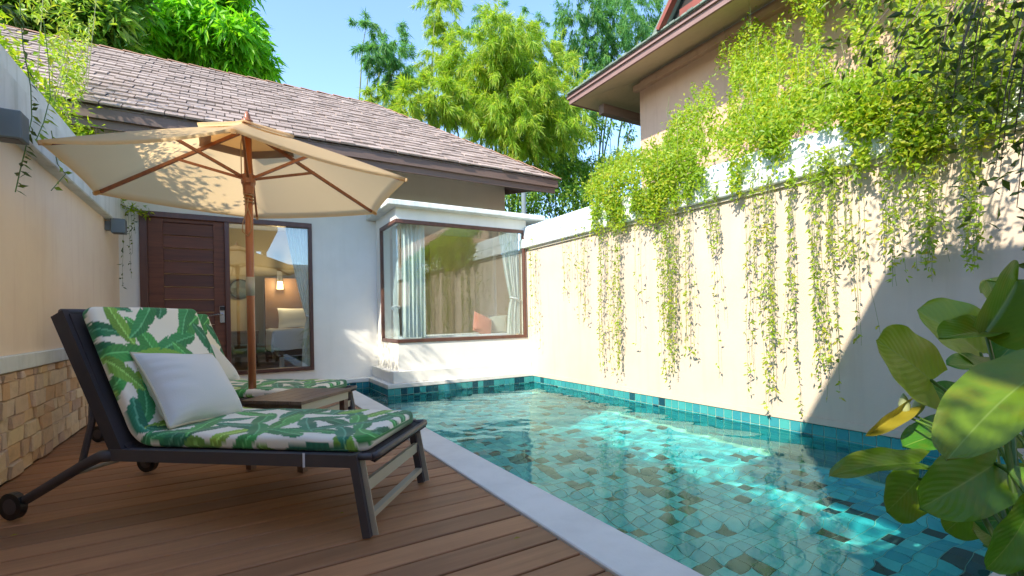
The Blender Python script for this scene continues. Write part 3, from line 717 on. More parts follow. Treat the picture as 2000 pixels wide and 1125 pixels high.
bd = thing('bed', 'bed with a white duvet and headboard seen through the tall window', 'bed', (1.1, 8.2, 0.13))
box('bed_base', 0.56, 1.9, 7.45, 9.0, 0.30, 0.40, 'cabinet_wood', bd, 0.01)
for px, py in ((0.62, 7.5), (1.8, 7.5), (0.62, 8.9), (1.8, 8.9)): box('leg', px - .03, px + .03, py - .03, py + .03, 0.131, 0.2999, 'room_white', bd)
mt_ = box('mattress', 0.54, 1.92, 7.44, 9.0, 0.401, 0.56, 'linen_white', bd, 0.03)
V = []; Fc = []; nn = 40                                      # duvet draped over the side and foot
for i in range(nn + 1):
    for j in range(nn + 1):
        a = i / nn * 1.9; b = j / nn * 1.75
        hang_x = max(0, 0.34 - a); x = 0.50 + max(0, a - 0.34) - 0.02 * math.sin(b * 14) * min(1, hang_x * 6)
        hang_y = max(0, 0.30 - b); yv = 7.40 + max(0, b - 0.30) - 0.02 * math.sin(a * 15) * min(1, hang_y * 6)
        zz = 0.68 - 0.9 * max(hang_x, hang_y) - 0.05 * min(hang_x, hang_y) + 0.012 * math.sin(9 * a + 4 * b) + 0.01 * math.sin(13 * b - 5 * a)
        V.append((x, yv, zz))
for i in range(nn):
    for j in range(nn):
        q = i * (nn + 1) + j; Fc.append((q, q + nn + 1, q + nn + 2, q + 1))
obj('duvet', V, Fc, 'linen_white', bd, True)
box('headboard', 0.50, 2.0, 9.02, 9.10, 0.131, 1.55, 'cabinet_wood', bd, 0.01)
for nm, x, yv, s in (('pillow', 0.95, 8.75, 0.55), ('pillow', 1.55, 8.75, 0.55)):
    tag(soft_box(nm, (x, yv, 0.86), (s, 0.36, 0.16), 'linen_white', None, 0.5, (R(68), 0, 0)), 'white bed pillow standing at the headboard on the ' + ('side nearer the door' if x < 1.2 else 'side nearer the curtain'), 'pillow')
p = atY(470, 565, 9.29); mr = thing('wall_mirror', 'round dark mirror on the bedroom wall seen through the window', 'mirror', p)
def disc(c, r, y0, y1, n=32):
    mb = MB(); mb.tube([(c[0], y0, c[2]), (c[0], y1, c[2])], r, n); return mb
disc(p, 0.17, 9.26, 9.298).build('mirror_frame', 'dark_frame', mr); disc(p, 0.145, 9.252, 9.259).build('mirror_glass', 'mirror', mr)
p = atY(546, 548, 9.0); ws = thing('wall_light', 'small lit amber wall light above the bed', 'wall light', (p.x, 9.0, p.z))
box('backplate', p.x - 0.04, p.x + 0.04, 8.99, 9.019, p.z - 0.12, p.z + 0.16, 'steel', ws)
MB().tube([(p.x, 8.93, p.z - 0.15), (p.x, 8.93, p.z - 0.02)], [0.05, 0.04], 14).build('lamp_shade', 'lamp_glow', ws, True)
MB().tube([(p.x, 8.99, p.z + 0.02), (p.x, 8.93, p.z + 0.02), (p.x, 8.93, p.z - 0.02)], 0.008, 6).build('arm', 'steel', ws)
ld = bpy.data.lights.new('wall_light_bulb', 'POINT'); ld.energy = 5.5; ld.color = (1, 0.7, 0.35); ld.shadow_soft_size = 0.05
lo = bpy.data.objects.new('wall_light_bulb', ld); lo.location = Vector((p.x, 8.82, p.z - 0.08)) - origin(ws); COL.objects.link(lo); lo.parent = ws
dk = thing('desk', 'low brown desk against the bedroom wall seen through the window', 'desk', (-0.2, 9.0, 0.13))
box('desk_top', -0.78, 0.40, 8.75, 9.28, 0.62, 0.66, 'cabinet_wood', dk, 0.004); box('drawer', -0.77, 0.39, 8.76, 9.27, 0.45, 0.6199, 'cabinet_wood', dk)
for px in (-0.72, 0.34): box('leg', px - .03, px + .03, 8.79, 8.85, 0.131, 0.4499, 'cabinet_wood', dk)

# ------------------------------------------------------------------ neighbouring villa beyond the boundary wall
vl = thing('neighbour_villa', 'salmon villa with deep eaves and a red louvred gable beyond the creeper', 'house', (6.5, 1.5, -0.05))
box('wall', 5.30, 11, -6, 5.10, -0.05, 4.28, 'salmon', vl)
VE, VY, VZ = 4.50, 5.77, 4.03
obj('soffit', [(VE + .03, -6, VZ), (VE + .03, VY - .03, VZ), (5.31, 5.08, VZ + .26), (5.31, -6, VZ + .26), (11, VY - .03, VZ), (11, 5.08, VZ + .26),
               (VE + .03, -6, VZ + .02), (VE + .03, VY - .03, VZ + .02), (5.31, 5.08, VZ + .28), (5.31, -6, VZ + .28), (11, VY - .03, VZ + .02), (11, 5.08, VZ + .28)],
    [(0, 1, 2, 3), (1, 4, 5, 2), (9, 8, 7, 6), (8, 11, 10, 7)], 'soffit_tan', vl)
fb = MB().box(VE, VE + 0.03, -6, VY, VZ - 0.01, VZ + 0.06).box(VE + 0.0301, 11, VY - 0.03, VY, VZ - 0.01, VZ + 0.06)
fb.build('lower_fascia_board', 'pink_fascia', vl)
fb = MB().box(VE - 0.03, VE + 0.02, -6, VY + 0.02, VZ + 0.062, VZ + 0.12).box(VE + 0.0201, 11, VY - 0.01, VY + 0.02, VZ + 0.062, VZ + 0.12)
fb.build('upper_fascia_board', 'pink_fascia', vl)
box('cornice', 5.22, 5.2999, -6, 5.16, 4.12, 4.20, 'salmon', vl)
box('tie_beam', 4.9, 6.4, 5.45, 5.56, 3.86, 4.0, 'fascia_wood', vl)
vp = math.radians(38); H_ = 3.2
def vr(x, y, d): return (x, y, VZ + 0.10 + d * math.tan(vp))
obj('roof_slope', [vr(VE - .05, -6, 0), vr(VE - .05, VY + .04, 0), vr(VE - .05 + H_, VY + .04 - H_, H_), vr(VE - .05 + H_, -6, H_), vr(11, VY + .04, 0), vr(11, VY + .04 - H_, H_)],
    [(0, 1, 2, 3), (1, 4, 5, 2)], 'old_tile', vl)
tl = MB()
for i in range(100):                                             # scalloped tile ends along the eave
    y = VY - 0.01 - i * 0.085
    tl.box(VE - 0.06, VE + 0.06, y - 0.078, y, VZ + 0.121, VZ + 0.140 + 0.006 * (i % 3), 0.004)
tl.build('eave_tiles', 'old_tile', vl)['kind'] = 'stuff'
GX, GY0, GZ0, GS = 4.46, 3.90, VZ + 0.145, 1.12                    # gablet
GH = 2.0; GY1 = GY0 - GH / GS
gb = MB().beam((GX, GY0 + .05, GZ0), (GX, GY1, GZ0 + GH + .05), 0.05, 0.10, (1, 0, 0)).beam((GX, 2 * GY1 - GY0 - .05, GZ0), (GX, GY1, GZ0 + GH + .05), 0.05, 0.10, (1, 0, 0))
gb.build('rake_board', 'red_wood', vl)
gb = MB().beam((GX + .05, GY0 + .14, GZ0 - .02), (GX + .05, GY1, GZ0 + GH + .14), 0.16, 0.05, (1, 0, 0)).beam((GX + .05, 2 * GY1 - GY0 - .14, GZ0 - .02), (GX + .05, GY1, GZ0 + GH + .14), 0.16, 0.05, (1, 0, 0))
gb.build('rake_tiles', 'old_tile', vl)
obj('gable_panel', [(GX + .10, GY0, GZ0), (GX + .10, 2 * GY1 - GY0, GZ0), (GX + .10, GY1, GZ0 + GH), (GX + .13, GY0, GZ0), (GX + .13, 2 * GY1 - GY0, GZ0), (GX + .13, GY1, GZ0 + GH)],
    [(0, 1, 2), (5, 4, 3), (0, 3, 4, 1), (1, 4, 5, 2), (2, 5, 3, 0)], 'dark_frame', vl)
for i in range(26):                                              # louvre slats of the gable
    y = GY0 - 0.40 - i * 0.055; hmax = min((GY0 - y) * GS, (y - (2 * GY1 - GY0)) * GS) - 0.32
    if hmax > 0.05: box('louvre_slat', GX + 0.05, GX + 0.085, y - 0.018, y + 0.018, GZ0 + 0.101, GZ0 + 0.10 + hmax, 'red_wood', vl)
box('gable_sill', GX + 0.02, GX + 0.095, 2 * GY1 - GY0 + .2, GY0 - 0.22, GZ0 + 0.02, GZ0 + 0.10, 'red_wood', vl)
obj('gable_roof', [(GX - .02, GY0 + .10, GZ0), (GX - .02, GY1, GZ0 + GH + .10), (GX + 3, GY1, GZ0 + GH + .10), (GX + 3, GY0 - .5, GZ0 + .7), (GX - .02, 2 * GY1 - GY0 - .1, GZ0), (GX + 3, 2 * GY1 - GY0 + .5, GZ0 + .7)],
    [(0, 1, 2, 3), (4, 5, 2, 1)], 'old_tile', vl)

# a small roofed terrace over the place the picture is taken from: it throws the sharp shade on the boundary wall
pv = thing('terrace_pavilion', 'flat white terrace roof on square posts behind the pool deck', 'pavilion', (0, -1.5, -0.05))
box('roof_slab', -1.35, 1.0, -3.4, 0.344, 2.95, 3.12, 'wall_white', pv)
for px in (-0.9, 0.9): box('post', px - .07, px + .07, -3.3, -3.16, -0.03, 2.9499, 'wall_white', pv)
box('back_wall', -1.0, 3.5, -3.56, -3.42, -0.05, 2.6, 'wall_white', pv)

pt = thing('drain_pipe', 'slim pale grey pipe standing behind the bay roof at the house corner', 'pipe', (4.42, 7.0, -0.05))
MB().tube([(4.42, 7.0, -0.05), (4.42, 7.0, 3.0)], 0.04, 12).build('pipe', 'grey_lamp', pt, True)
MB().tube([(4.42, 7.0, 2.2), (4.42, 7.0, 2.26)], 0.05, 12).build('pipe_collar', 'grey_lamp', pt, True)

# ------------------------------------------------------------------ banana-leaf print, worked out per vertex
def leaf_print(P, seed=4, W=0.60, L=2.0):
    r = np.random.default_rng(seed); col = np.tile(np.array([0.88, 0.83, 0.70]), (len(P), 1))
    pal = [np.array(c) for c in ((0.020, 0.17, 0.07), (0.035, 0.25, 0.08), (0.06, 0.32, 0.07), (0.025, 0.20, 0.11), (0.28, 0.46, 0.05), (0.18, 0.38, 0.05))]
    pts = []
    tries = 0
    while len(pts) < 200 and tries < 6000:
        tries += 1
        c = r.uniform([-0.1, -0.12], [L + 0.1, W + 0.12])
        if all((c[0] - q[0]) ** 2 + (c[1] - q[1]) ** 2 > 0.094 ** 2 for q in pts): pts.append(c)
    for k, c in enumerate(pts):
        ln = r.uniform(0.21, 0.30); wd = r.uniform(0.034, 0.045); a = r.uniform(0, 2 * math.pi); cc = pal[r.choice(6, p=[.22, .24, .2, .20, .08, .06])]
        d = P - c; u = (d[:, 0] * math.cos(a) + d[:, 1] * math.sin(a)) / ln + 0.5
        bend = r.uniform(-0.35, 0.35) * ln
        v = -d[:, 0] * math.sin(a) + d[:, 1] * math.cos(a) - bend * (u - .5) ** 2
        prof = wd * np.sin(np.pi * np.clip(u, 0, 1) ** 0.85) ** 0.62
        notch = 1 - 0.30 * np.clip((np.sin((u + np.abs(v) * 7) * 13 + 2.4 * k + 1.5 * np.sign(v)) - 0.93) / 0.07, 0, 1)
        ins = (u > 0) & (u < 1) & (np.abs(v) < prof * notch)
        sh = 1 + 0.28 * np.sin((u - np.abs(v) / wd * 0.16) * 75) * 0.5 + 0.30 * (v > 0) - 0.12
        rib = np.abs(v) < 0.0030
        cv = cc[None, :] * sh[:, None]
        cv = np.where(rib[:, None], cc[None, :] * 1.8 + 0.09, cv)
        col = np.where(ins[:, None], cv, col)
    return np.clip(col, 0, 1)

def rounded_path(pts, r, step):
    """polyline in (s,z) with filleted corners, sampled evenly"""
    out = [np.array(pts[0], float)]
    for i in range(1, len(pts) - 1):
        a, b, c = (np.array(q, float) for q in pts[i - 1:i + 2]); d1 = (a - b) / np.linalg.norm(a - b); d2 = (c - b) / np.linalg.norm(c - b)
        p, q = b + d1 * r, b + d2 * r
        for t in np.linspace(0, 1, 12): out.append((1 - t) ** 2 * p + 2 * t * (1 - t) * b + t * t * q)
    out.append(np.array(pts[-1], float)); out = np.array(out)
    s = np.concatenate([[0], np.cumsum(np.linalg.norm(np.diff(out, axis=0), axis=1))]); n = int(s[-1] / step)
    t = np.linspace(0, s[-1], n); P = np.stack([np.interp(t, s, out[:, 0]), np.interp(t, s, out[:, 1])], 1)
    Tn = np.gradient(P, axis=0); Tn /= np.linalg.norm(Tn, axis=1, keepdims=True)
    return P, np.stack([-Tn[:, 1], Tn[:, 0]], 1), t

def cushion_mesh():
    P, Nn, t = rounded_path([(-0.015, 0.293), (0.97, 0.297), (1.215, 0.845)], 0.09, 0.0058)
    Lt = t[-1]; Wd, Th, r0 = 0.545, 0.056, 0.020; w0 = 0.018
    # cross-section: rounded rectangle sampled by arc length
    seg = []
    def arc(cx, cy, a0, a1):
        return [(cx + r0 * math.cos(a), cy + r0 * math.sin(a)) for a in np.linspace(a0, a1, 7)]
    hw = Wd / 2
    top = [(x, Th) for x in np.linspace(-hw + r0, hw - r0, 96)]
    seg = arc(-hw + r0, r0, math.pi * 1.5, math.pi)[:-1] + arc(-hw + r0, Th - r0, math.pi, math.pi / 2)[:-1] + top + arc(hw - r0, Th - r0, math.pi / 2, 0)[1:] + arc(hw - r0, r0, 0, -math.pi / 2)
    seg = np.array(seg); m_ = len(seg); al = np.concatenate([[0], np.cumsum(np.linalg.norm(np.diff(seg, axis=0), axis=1))])
    n = len(t); V = np.zeros((n, m_, 3)); PC = np.zeros((n, m_, 2))
    q = np.random.default_rng(2)
    for i in range(n):
        d = min(t[i], Lt - t[i]); rc = 0.07 if t[i] < Lt / 2 else 0.03
        dd = min(d, rc); wsc = (hw - rc + math.sqrt(max(0, rc * rc - (rc - dd) ** 2))) / hw
        de = min(d, 0.022); tsc = 0.25 + 0.75 * math.sqrt(max(0, 1 - (1 - de / 0.022) ** 2))
        w = seg[:, 0] * wsc; b = (seg[:, 1] - Th / 2) * tsc + Th / 2
        puff = 0.004 * np.cos(w / hw * 1.4) + 0.0035 * np.sin(t[i] * 23 + w * 9) * np.cos(w * 16 + t[i] * 6)
        b = b + puff * (seg[:, 1] / Th)
        V[i, :, 0] = P[i, 0] + Nn[i, 0] * b; V[i, :, 2] = P[i, 1] + Nn[i, 1] * b; V[i, :, 1] = -(w + w0 + hw)
        PC[i, :, 0] = t[i]; PC[i, :, 1] = al
    idx = np.arange(n * m_).reshape(n, m_)
    Fq = np.stack([idx[:-1, :-1], idx[:-1, 1:], idx[1:, 1:], idx[1:, :-1]], -1).reshape(-1, 4)
    und = np.stack([idx[:-1, -1], idx[:-1, 0], idx[1:, 0], idx[1:, -1]], -1)
    ec = np.stack([idx[0, :-1][: m_ // 2], idx[0, ::-1][: m_ // 2], idx[0, ::-1][1: m_ // 2 + 1], idx[0, 1:][: m_ // 2]], -1)
    ec2 = np.stack([idx[-1, :-1][: m_ // 2], idx[-1, 1:][: m_ // 2], idx[-1, ::-1][1: m_ // 2 + 1], idx[-1, ::-1][: m_ // 2]], -1)
    Fq = np.concatenate([Fq, und, ec[:-1], ec2[:-1]])
    me = fast_mesh('cushion', V.reshape(-1, 3), Fq, 'print_fabric', True)
    ca = me.color_attributes.new('print', 'FLOAT_COLOR', 'POINT')
    C = leaf_print(PC.reshape(-1, 2), 4, 0.72, 1.75); ca.data.foreach_set('color', np.concatenate([C, np.ones((len(C), 1))], 1).astype(np.float32).ravel())
    return me

def make_lounger():
    t = empty('sun_lounger'); WW = 0.58
    for w in (0.0, -WW):
        o_ = 0.018
        MB().beam((0.02, w, 0.272), (1.04, w, 0.272), 0.030, 0.046).build('side_rail', 'dark_metal', t)
        MB().beam((-0.028, w, 0.0), (0.022, w, 0.297), 0.030, 0.046, (0, 1, 0)).build('front_leg', 'dark_metal', t)
        MB().tube([(1.035, w, 0.270), (1.10, w, 0.262), (1.18, w, 0.225), (1.44, w, 0.085), (1.49, w, 0.062)], [0.024, 0.024, 0.023, 0.022, 0.02], 6).build('rear_leg', 'dark_metal', t, True)
        wh = empty('wheel', (1.50, w, 0.055)); wh.parent = t
        s_ = 0.014 if w == 0 else -0.014
        MB().tube([(1.50, w - .013 + s_, 0.055), (1.50, w + .013 + s_, 0.055)], 0.055, 24).build('tyre', 'black_plastic', wh)
        MB().tube([(1.50, w - .0145 + s_, 0.055), (1.50, w + .0145 + s_, 0.055)], 0.032, 16).build('hub', 'dark_metal', wh)
        MB().tube([(1.13, w, 0.50), (1.135, w, 0.40), (1.185, w, 0.235)], 0.012, 6).build('backrest_prop', 'dark_metal', t)
        # backrest side plate, deeper at the top
        v = []
        for yy in (w - 0.012, w + 0.012): v += [(0.985, yy, 0.285), (1.045, yy, 0.285), (1.306, yy, 0.822), (1.250, yy, 0.848)]
        obj('backrest_side', v, [(0, 1, 2, 3), (7, 6, 5, 4), (0, 4, 5, 1), (1, 5, 6, 2), (2, 6, 7, 3), (3, 7, 4, 0)], 'mesh_black', t)
    # sling: seat and back, hanging over the foot bar
    P, Nn, tt = rounded_path([(-0.055, 0.272), (-0.005, 0.292), (0.99, 0.294), (1.235, 0.835)], 0.03, 0.02)
    V = []; Fc = []
    for i in range(len(P)):
        for th in (0, -0.006):
            q = P[i] + Nn[i] * (th - 0.001); V += [(q[0], -0.005, q[1]), (q[0], -WW + 0.005, q[1])]
    for i in range(len(P) - 1):
        a = i * 4; b = a + 4; Fc += [(a, a + 1, b + 1, b), (a + 2, b + 2, b + 3, a + 3), (a, b, b + 2, a + 2), (a + 1, a + 3, b + 3, b + 1)]
    obj('sling', V, Fc, 'mesh_black', t, False)
    MB().tube([(-0.045, 0.0, 0.288), (-0.055, -0.03, 0.290), (-0.057, -WW + .03, 0.290), (-0.045, -WW, 0.288)], 0.013, 8).build('foot_bar', 'dark_metal', t, True)
    MB().tube([(0.02, 0, 0.285), (-0.045, 0, 0.288)], 0.013, 8).tube([(0.02, -WW, 0.285), (-0.045, -WW, 0.288)], 0.013, 8).build('foot_bar_end', 'dark_metal', t, True)
    MB().tube([(1.272, 0.0, 0.840), (1.272, -WW, 0.840)], 0.014, 8).build('head_bar', 'dark_metal', t, True)
    MB().box(-0.012, 0.004, -WW + .0152, -0.0152, 0.148, 0.192).build('cross_bar', 'brushed_metal', t)
    MB().box(-0.034, -0.006, -WW + .0152, -0.0152, 0.052, 0.072).build('cross_bar', 'brushed_metal', t)
    for w in (0.0, -WW): MB().beam((-0.051, w, 0.004), (-0.001, w, 0.290), 0.026, 0.004, (0, 1, 0)).build('leg_edge', 'brushed_metal', t)
    MB().tube([(1.24, 0, 0.185), (1.24, -WW, 0.185)], 0.009, 8).build('rear_cross_bar', 'brushed_metal', t, True)
    MB().box(0.21, 0.218, 0.0152, 0.0172, 0.247, 0.300).build('tie_strap', 'linen_white', t)
    link(bpy.data.objects.new('cushion', cushion_mesh()), t)
    return t
LG = make_lounger(); tag(LG, 'nearer sun lounger with black frame and green banana-leaf print cushion on the wooden deck', 'sun lounger', 'sun loungers with leaf print cushions')
LANG = R(141)
LG2 = subtree_copy(LG); LG2['label'] = 'farther sun lounger, mostly hidden behind the small wooden table and the parasol pole'
LG.location = (0.40, 1.78, 0.0); LG.rotation_euler = (0, 0, LANG)
LG2.location = (0.40, 3.26, 0.0); LG2.rotation_euler = (0, 0, LANG)

def pillow(loc, label, tilt, yaw, roll, s=(0.41, 0.37, 0.17)):
    """square scatter pillow; local x across, y up the leaning face"""
    t = thing('pillow', label, 'pillow'); n = 36; V = []; Fc = []
    def surf(a, b, sgn):
        e = max(0.0, (1 - abs(a) ** 3.0) * (1 - abs(b) ** 3.0)) ** 0.55
        px = 1 - 0.075 * (1 - a * a) * 0 - 0.075 * (1 - abs(b) ** 2) ; py = 1 - 0.075 * (1 - abs(a) ** 2)
        ew = max(0.0, -a - 0.25) ** 1.2; wr = (0.011 * math.sin(17 * b + 9 * b * b + 2.5 * a) * ew + 0.006 * math.sin(41 * b - 3 * a + 2) * ew * (0.5 + 0.5 * math.sin(6 * b + 1)) + 0.004 * math.sin(3.2 * a + 2.4 * b + 1)) * e
        return Vector((a * s[0] / 2 * px, b * s[1] / 2 * py, sgn * s[2] / 2 * e + wr))
    for sgn in (1, -1):
        for i in range(n + 1):
            for j in range(n + 1):
                ca = 2 * i / n - 1; cb = 2 * j / n - 1
                ca = math.sin(ca * math.pi / 2) * .35 + ca * .65; cb = math.sin(cb * math.pi / 2) * .35 + cb * .65
                V.append(surf(ca, cb, sgn))
    m_ = (n + 1) ** 2
    for q in range(2):
        for i in range(n):
            for j in range(n):
                a = q * m_ + i * (n + 1) + j; f = (a, a + n + 1, a + n + 2, a + 1); Fc.append(f if q == 0 else f[::-1])
    obj('pillow_cover', V, Fc, 'pillow_fabric', t, True)
    pts = []
    for k in range(97):
        f = k / 24 % 4; sd = int(f) % 4; u = 2 * (f - int(f)) - 1
        a, b = ((u, -1), (1, u), (-u, 1), (-1, -u))[sd]; pts.append(surf(a, b, 0) * 1.006)
    MB().tube(pts, 0.0055, 6).build('piping', 'piping_cloth', t, True)
    t.location = loc; t.rotation_mode = 'QUATERNION'
    t.rotation_quaternion = Matrix.Rotation(yaw, 4, 'Z').to_quaternion() @ Matrix.Rotation(tilt, 4, 'X').to_quaternion() @ Matrix.Rotation(roll, 4, 'Z').to_quaternion()
    return t
def lg_pt(o, s, w, z):
    c_, s_ = math.cos(LANG), math.sin(LANG); return (o.location.x + s * c_ + w * s_, o.location.y + s * s_ - w * c_, z)
# pillow face looks back along the lounger towards its foot
pillow(lg_pt(LG, 0.945, 0.29, 0.497), 'pale square pillow with piped edge leaning on the nearer lounger', R(55), LANG - R(90), R(-6))
pillow(lg_pt(LG2, 0.98, 0.33, 0.475), 'pale pillow on the farther lounger, its corner showing past the first', R(52), LANG - R(90), R(5))

# ------------------------------------------------------------------ side table
tt = thing('side_table', 'low brown wooden side table between the two loungers', 'table', (0.33, 2.96, 0))
Q = [Vector((0.039, 2.915, 0)), Vector((0.309, 2.664, 0)), Vector((0.628, 3.012, 0)), Vector((0.335, 3.254, 0))]
def lerp(a, b, t): return a + (b - a) * t
def prism(name, poly, z0, z1, mat, parent):
    n = len(poly); v = [(p.x, p.y, z0) for p in poly] + [(p.x, p.y, z1) for p in poly]
    return obj(name, v, [tuple(range(n))[::-1], tuple(range(n, 2 * n))] + [(i, (i + 1) % n, n + (i + 1) % n, n + i) for i in range(n)], mat, parent)
for i in range(5):
    a, b = i / 5 + 0.004, (i + 1) / 5 - 0.004
    prism('table_slat', [lerp(Q[0], Q[1], a), lerp(Q[0], Q[1], b), lerp(Q[3], Q[2], b), lerp(Q[3], Q[2], a)], 0.355, 0.372, 'table_wood', tt)
C_ = (Q[0] + Q[1] + Q[2] + Q[3]) / 4; Qi = [lerp(q, C_, 0.06) for q in Q]
for i in range(4):
    a, b = Qi[i], Qi[(i + 1) % 4]; a2, b2 = lerp(a, C_, 0.06), lerp(b, C_, 0.06)
    prism('apron', [a, b, b2, a2], 0.312, 0.3545, 'brushed_metal' if i in (1,) else 'table_wood', tt)
for q in Qi:
    c2 = lerp(q, C_, 0.10)
    MB().beam((c2.x, c2.y, 0.0), (c2.x, c2.y, 0.3115), 0.035, 0.035, (1, 0.9, 0)).build('leg', 'table_wood', tt)

# ------------------------------------------------------------------ parasol
UC_ = Vector((0.117, 3.569, 0)); UR, UZ, UA, UPH = 1.045, 1.690, 2.085, R(144.8)
um = thing('parasol', 'cream six-sided parasol on a wooden pole over the loungers', 'parasol', (UC_.x, UC_.y, 0))
cornr = [UPH - k * R(60) for k in range(6)]
rad_adj = [1.05, 1.0, 1.0, 1.02, 0.97, 0.955]
def rim(kf):
    k0 = int(math.floor(kf)) % 6; f = kf - math.floor(kf); a, b = cornr[k0], cornr[k0] - R(60)
    ra, rb = UR * rad_adj[k0], UR * rad_adj[(k0 + 1) % 6]
    p = Vector((math.cos(a) * ra, math.sin(a) * ra, 0)).lerp(Vector((math.cos(b) * rb, math.sin(b) * rb, 0)), f)
    return p * (1 - 0.035 * 4 * f * (1 - f)), f
def canopy(name, r0, r1, dz, mat, hem, nr=16, na=10, sag=0.018):
    V = []; Fc = []; n = 6 * na
    for i in range(nr + 1):
        t = r0 + (r1 - r0) * i / nr
        for j in range(n):
            p, f = rim(j / na); z = UA + (UZ - UA) * t + dz - sag * 4 * f * (1 - f) * t + 0.012 * math.sin(math.pi * t)
            V.append((UC_.x + p.x * t, UC_.y + p.y * t, z))
    if hem:
        for j in range(n): v = V[nr * n + j]; V.append((UC_.x + (v[0] - UC_.x) * 0.995, UC_.y + (v[1] - UC_.y) * 0.995, v[2] - hem))
    m_ = nr + (2 if hem else 1)
    for i in range(m_ - 1):
        for j in range(n): a = i * n + j; b = i * n + (j + 1) % n; Fc.append((a, b, b + n, a + n))
    return obj(name, V, Fc, mat, um, True)
canopy('canopy', 0.03, 1.0, 0.0, 'canopy_fabric', 0.014)
canopy('vent_cap', 0.02, 0.30, 0.028, 'canopy_fabric', 0.010, 6)
canopy('vent_shade', 0.235, 0.31, -0.010, 'canopy_shade', 0, 2)  # dark ring that paints the vent's shade on the canopy underside
for k in range(6):
    a = cornr[k]; d = Vector((math.cos(a), math.sin(a), 0)); rr = UR * rad_adj[k]
    def on(t, dz=0): return UC_ + d * rr * t + Vector((0, 0, UA + (UZ - UA) * t + 0.012 * math.sin(math.pi * t) - 0.020 + dz))
    MB().beam(on(0.05, -0.012), on(0.955), 0.015, 0.022).build('rib', 'pole_wood', um)
    MB().beam(UC_ + d * 0.035 + Vector((0, 0, 1.735)), on(0.46, -0.008), 0.013, 0.018).build('strut', 'pole_wood', um)
    MB().beam(on(0.955), on(1.0, 0.006), 0.02, 0.02).build('rib_pocket', 'canopy_fabric', um)
MB().tube([UC_ + Vector((0, 0, 0.02)), UC_ + Vector((0, 0, 2.04))], 0.0240, 16).build('pole', 'pole_wood', um, True)
MB().tube([UC_ + Vector((0, 0, 0.962)), UC_ + Vector((0, 0, 1.085))], 0.0258, 16).build('pole_sleeve', 'brushed_metal', um, True)
MB().tube([UC_ + Vector((0, 0, z)) for z in (2.02, 2.025, 2.06, 2.065)], [0.03, 0.045, 0.045, 0.03], 16).build('hub', 'pole_wood', um)
MB().tube([UC_ + Vector((0, 0, z)) for z in (1.62, 1.63, 1.68, 1.70, 1.755, 1.76)], [0.027, 0.033, 0.033, 0.043, 0.043, 0.03], 16).build('runner', 'pole_wood', um)
MB().tube([UC_ + Vector((0, 0, z)) for z in (2.095, 2.10, 2.118, 2.122, 2.14, 2.155, 2.17, 2.176)], [0.02, 0.034, 0.034, 0.016, 0.020, 0.016, 0.010, 0.003], 14).build('finial', 'pole_wood', um, True)
rp = MB(); pts = [UC_ + Vector((0.029 * math.cos(a), 0.029 * math.sin(a), 1.66 - a * 0.0035)) for a in np.linspace(0, 28, 90)]
rp.tube(pts, 0.0035, 5)
rd = (RT * 0.035)
pts = [UC_ + rd * f + FW * -0.03 + Vector((0, 0, z)) for f, z in ((0.4, 1.60), (0.1, 1.52), (-.7, 1.44), (-.8, 1.38), (.2, 1.35), (0.9, 1.39), (.8, 1.47), (0.2, 1.54), (-.3, 1.60), (-.8, 1.75), (-.8, 1.95), (-.3, 2.03))]
rp.tube(pts, 0.0035, 5); rp.build('rope', 'rope', um, True)
MB().box(UC_.x - .2, UC_.x + .2, UC_.y - .13, UC_.y + .2, 0.0, 0.045, 0.01).build('base_slab', 'dark_metal', um)
MB().tube([UC_ + Vector((0, 0, 0.045)), UC_ + Vector((0, 0, 0.20))], 0.032, 14).build('base_socket', 'dark_metal', um)

# ------------------------------------------------------------------ plants
def strand_pts(top, length, wob=0.02, step=0.03, out=(-1, 0, 0)):
    n = max(3, int(length / step)); p = Vector(top); pts = [p.copy()]; dx = random.uniform(-1, 1) * 0.08
    for i in range(n):
        dx += random.uniform(-0.07, 0.07); dx *= 0.85
        p = p + Vector((random.uniform(-wob, wob) * 0.15, dx * step + random.uniform(-wob, wob) * 0.1, -step)); pts.append(p.copy())
    return pts
def hanging(name, label, strands, mat='leaf_vine', L=(0.026, 0.044), dens=0.72, cat='vine', group='vines hanging down the sunlit beige wall', stem_r=0.0012, facing=(-1, 0, 0)):
    """strands: list of (top point, length, leafy fraction)"""
    t = thing(name, label, cat, tuple(strands[0][0]), group)
    sm = MB(); P = []; D = []
    for top, ln, lf in strands:
        pts = strand_pts(top, ln); sm.tube(pts[::2] if len(pts) > 6 else pts, stem_r, 3, False)
        for i in range(1, len(pts)):
            f = i / len(pts)
            if random.random() > dens * lf * (1.0 if f > 0.25 else 0.9): continue
            for k in range(random.choice((1, 2, 2, 3))):
                P.append(pts[i] + Vector((random.uniform(-.012, .004), random.uniform(-.01, .01), random.uniform(-.015, .015))))
                D.append((random.uniform(-0.7, 0.35), random.uniform(-1, 1), random.uniform(-1.1, 0.15)))
    P = np.array([tuple(p) for p in P]); D = np.array(D); n = len(P)
    Nn = np.array(facing)[None, :] + rng.normal(size=(n, 3)) * 0.6
    sm.build('stems', 'stem_brown', t)['kind'] = 'stuff'
    leaves('foliage', P, D, Nn, rng.uniform(L[0] * .7, L[1] * 1.1, n), rng.uniform(0.008, 0.015, n) * (L[1] / 0.036), mat, t)
    return t
WX = 3.440
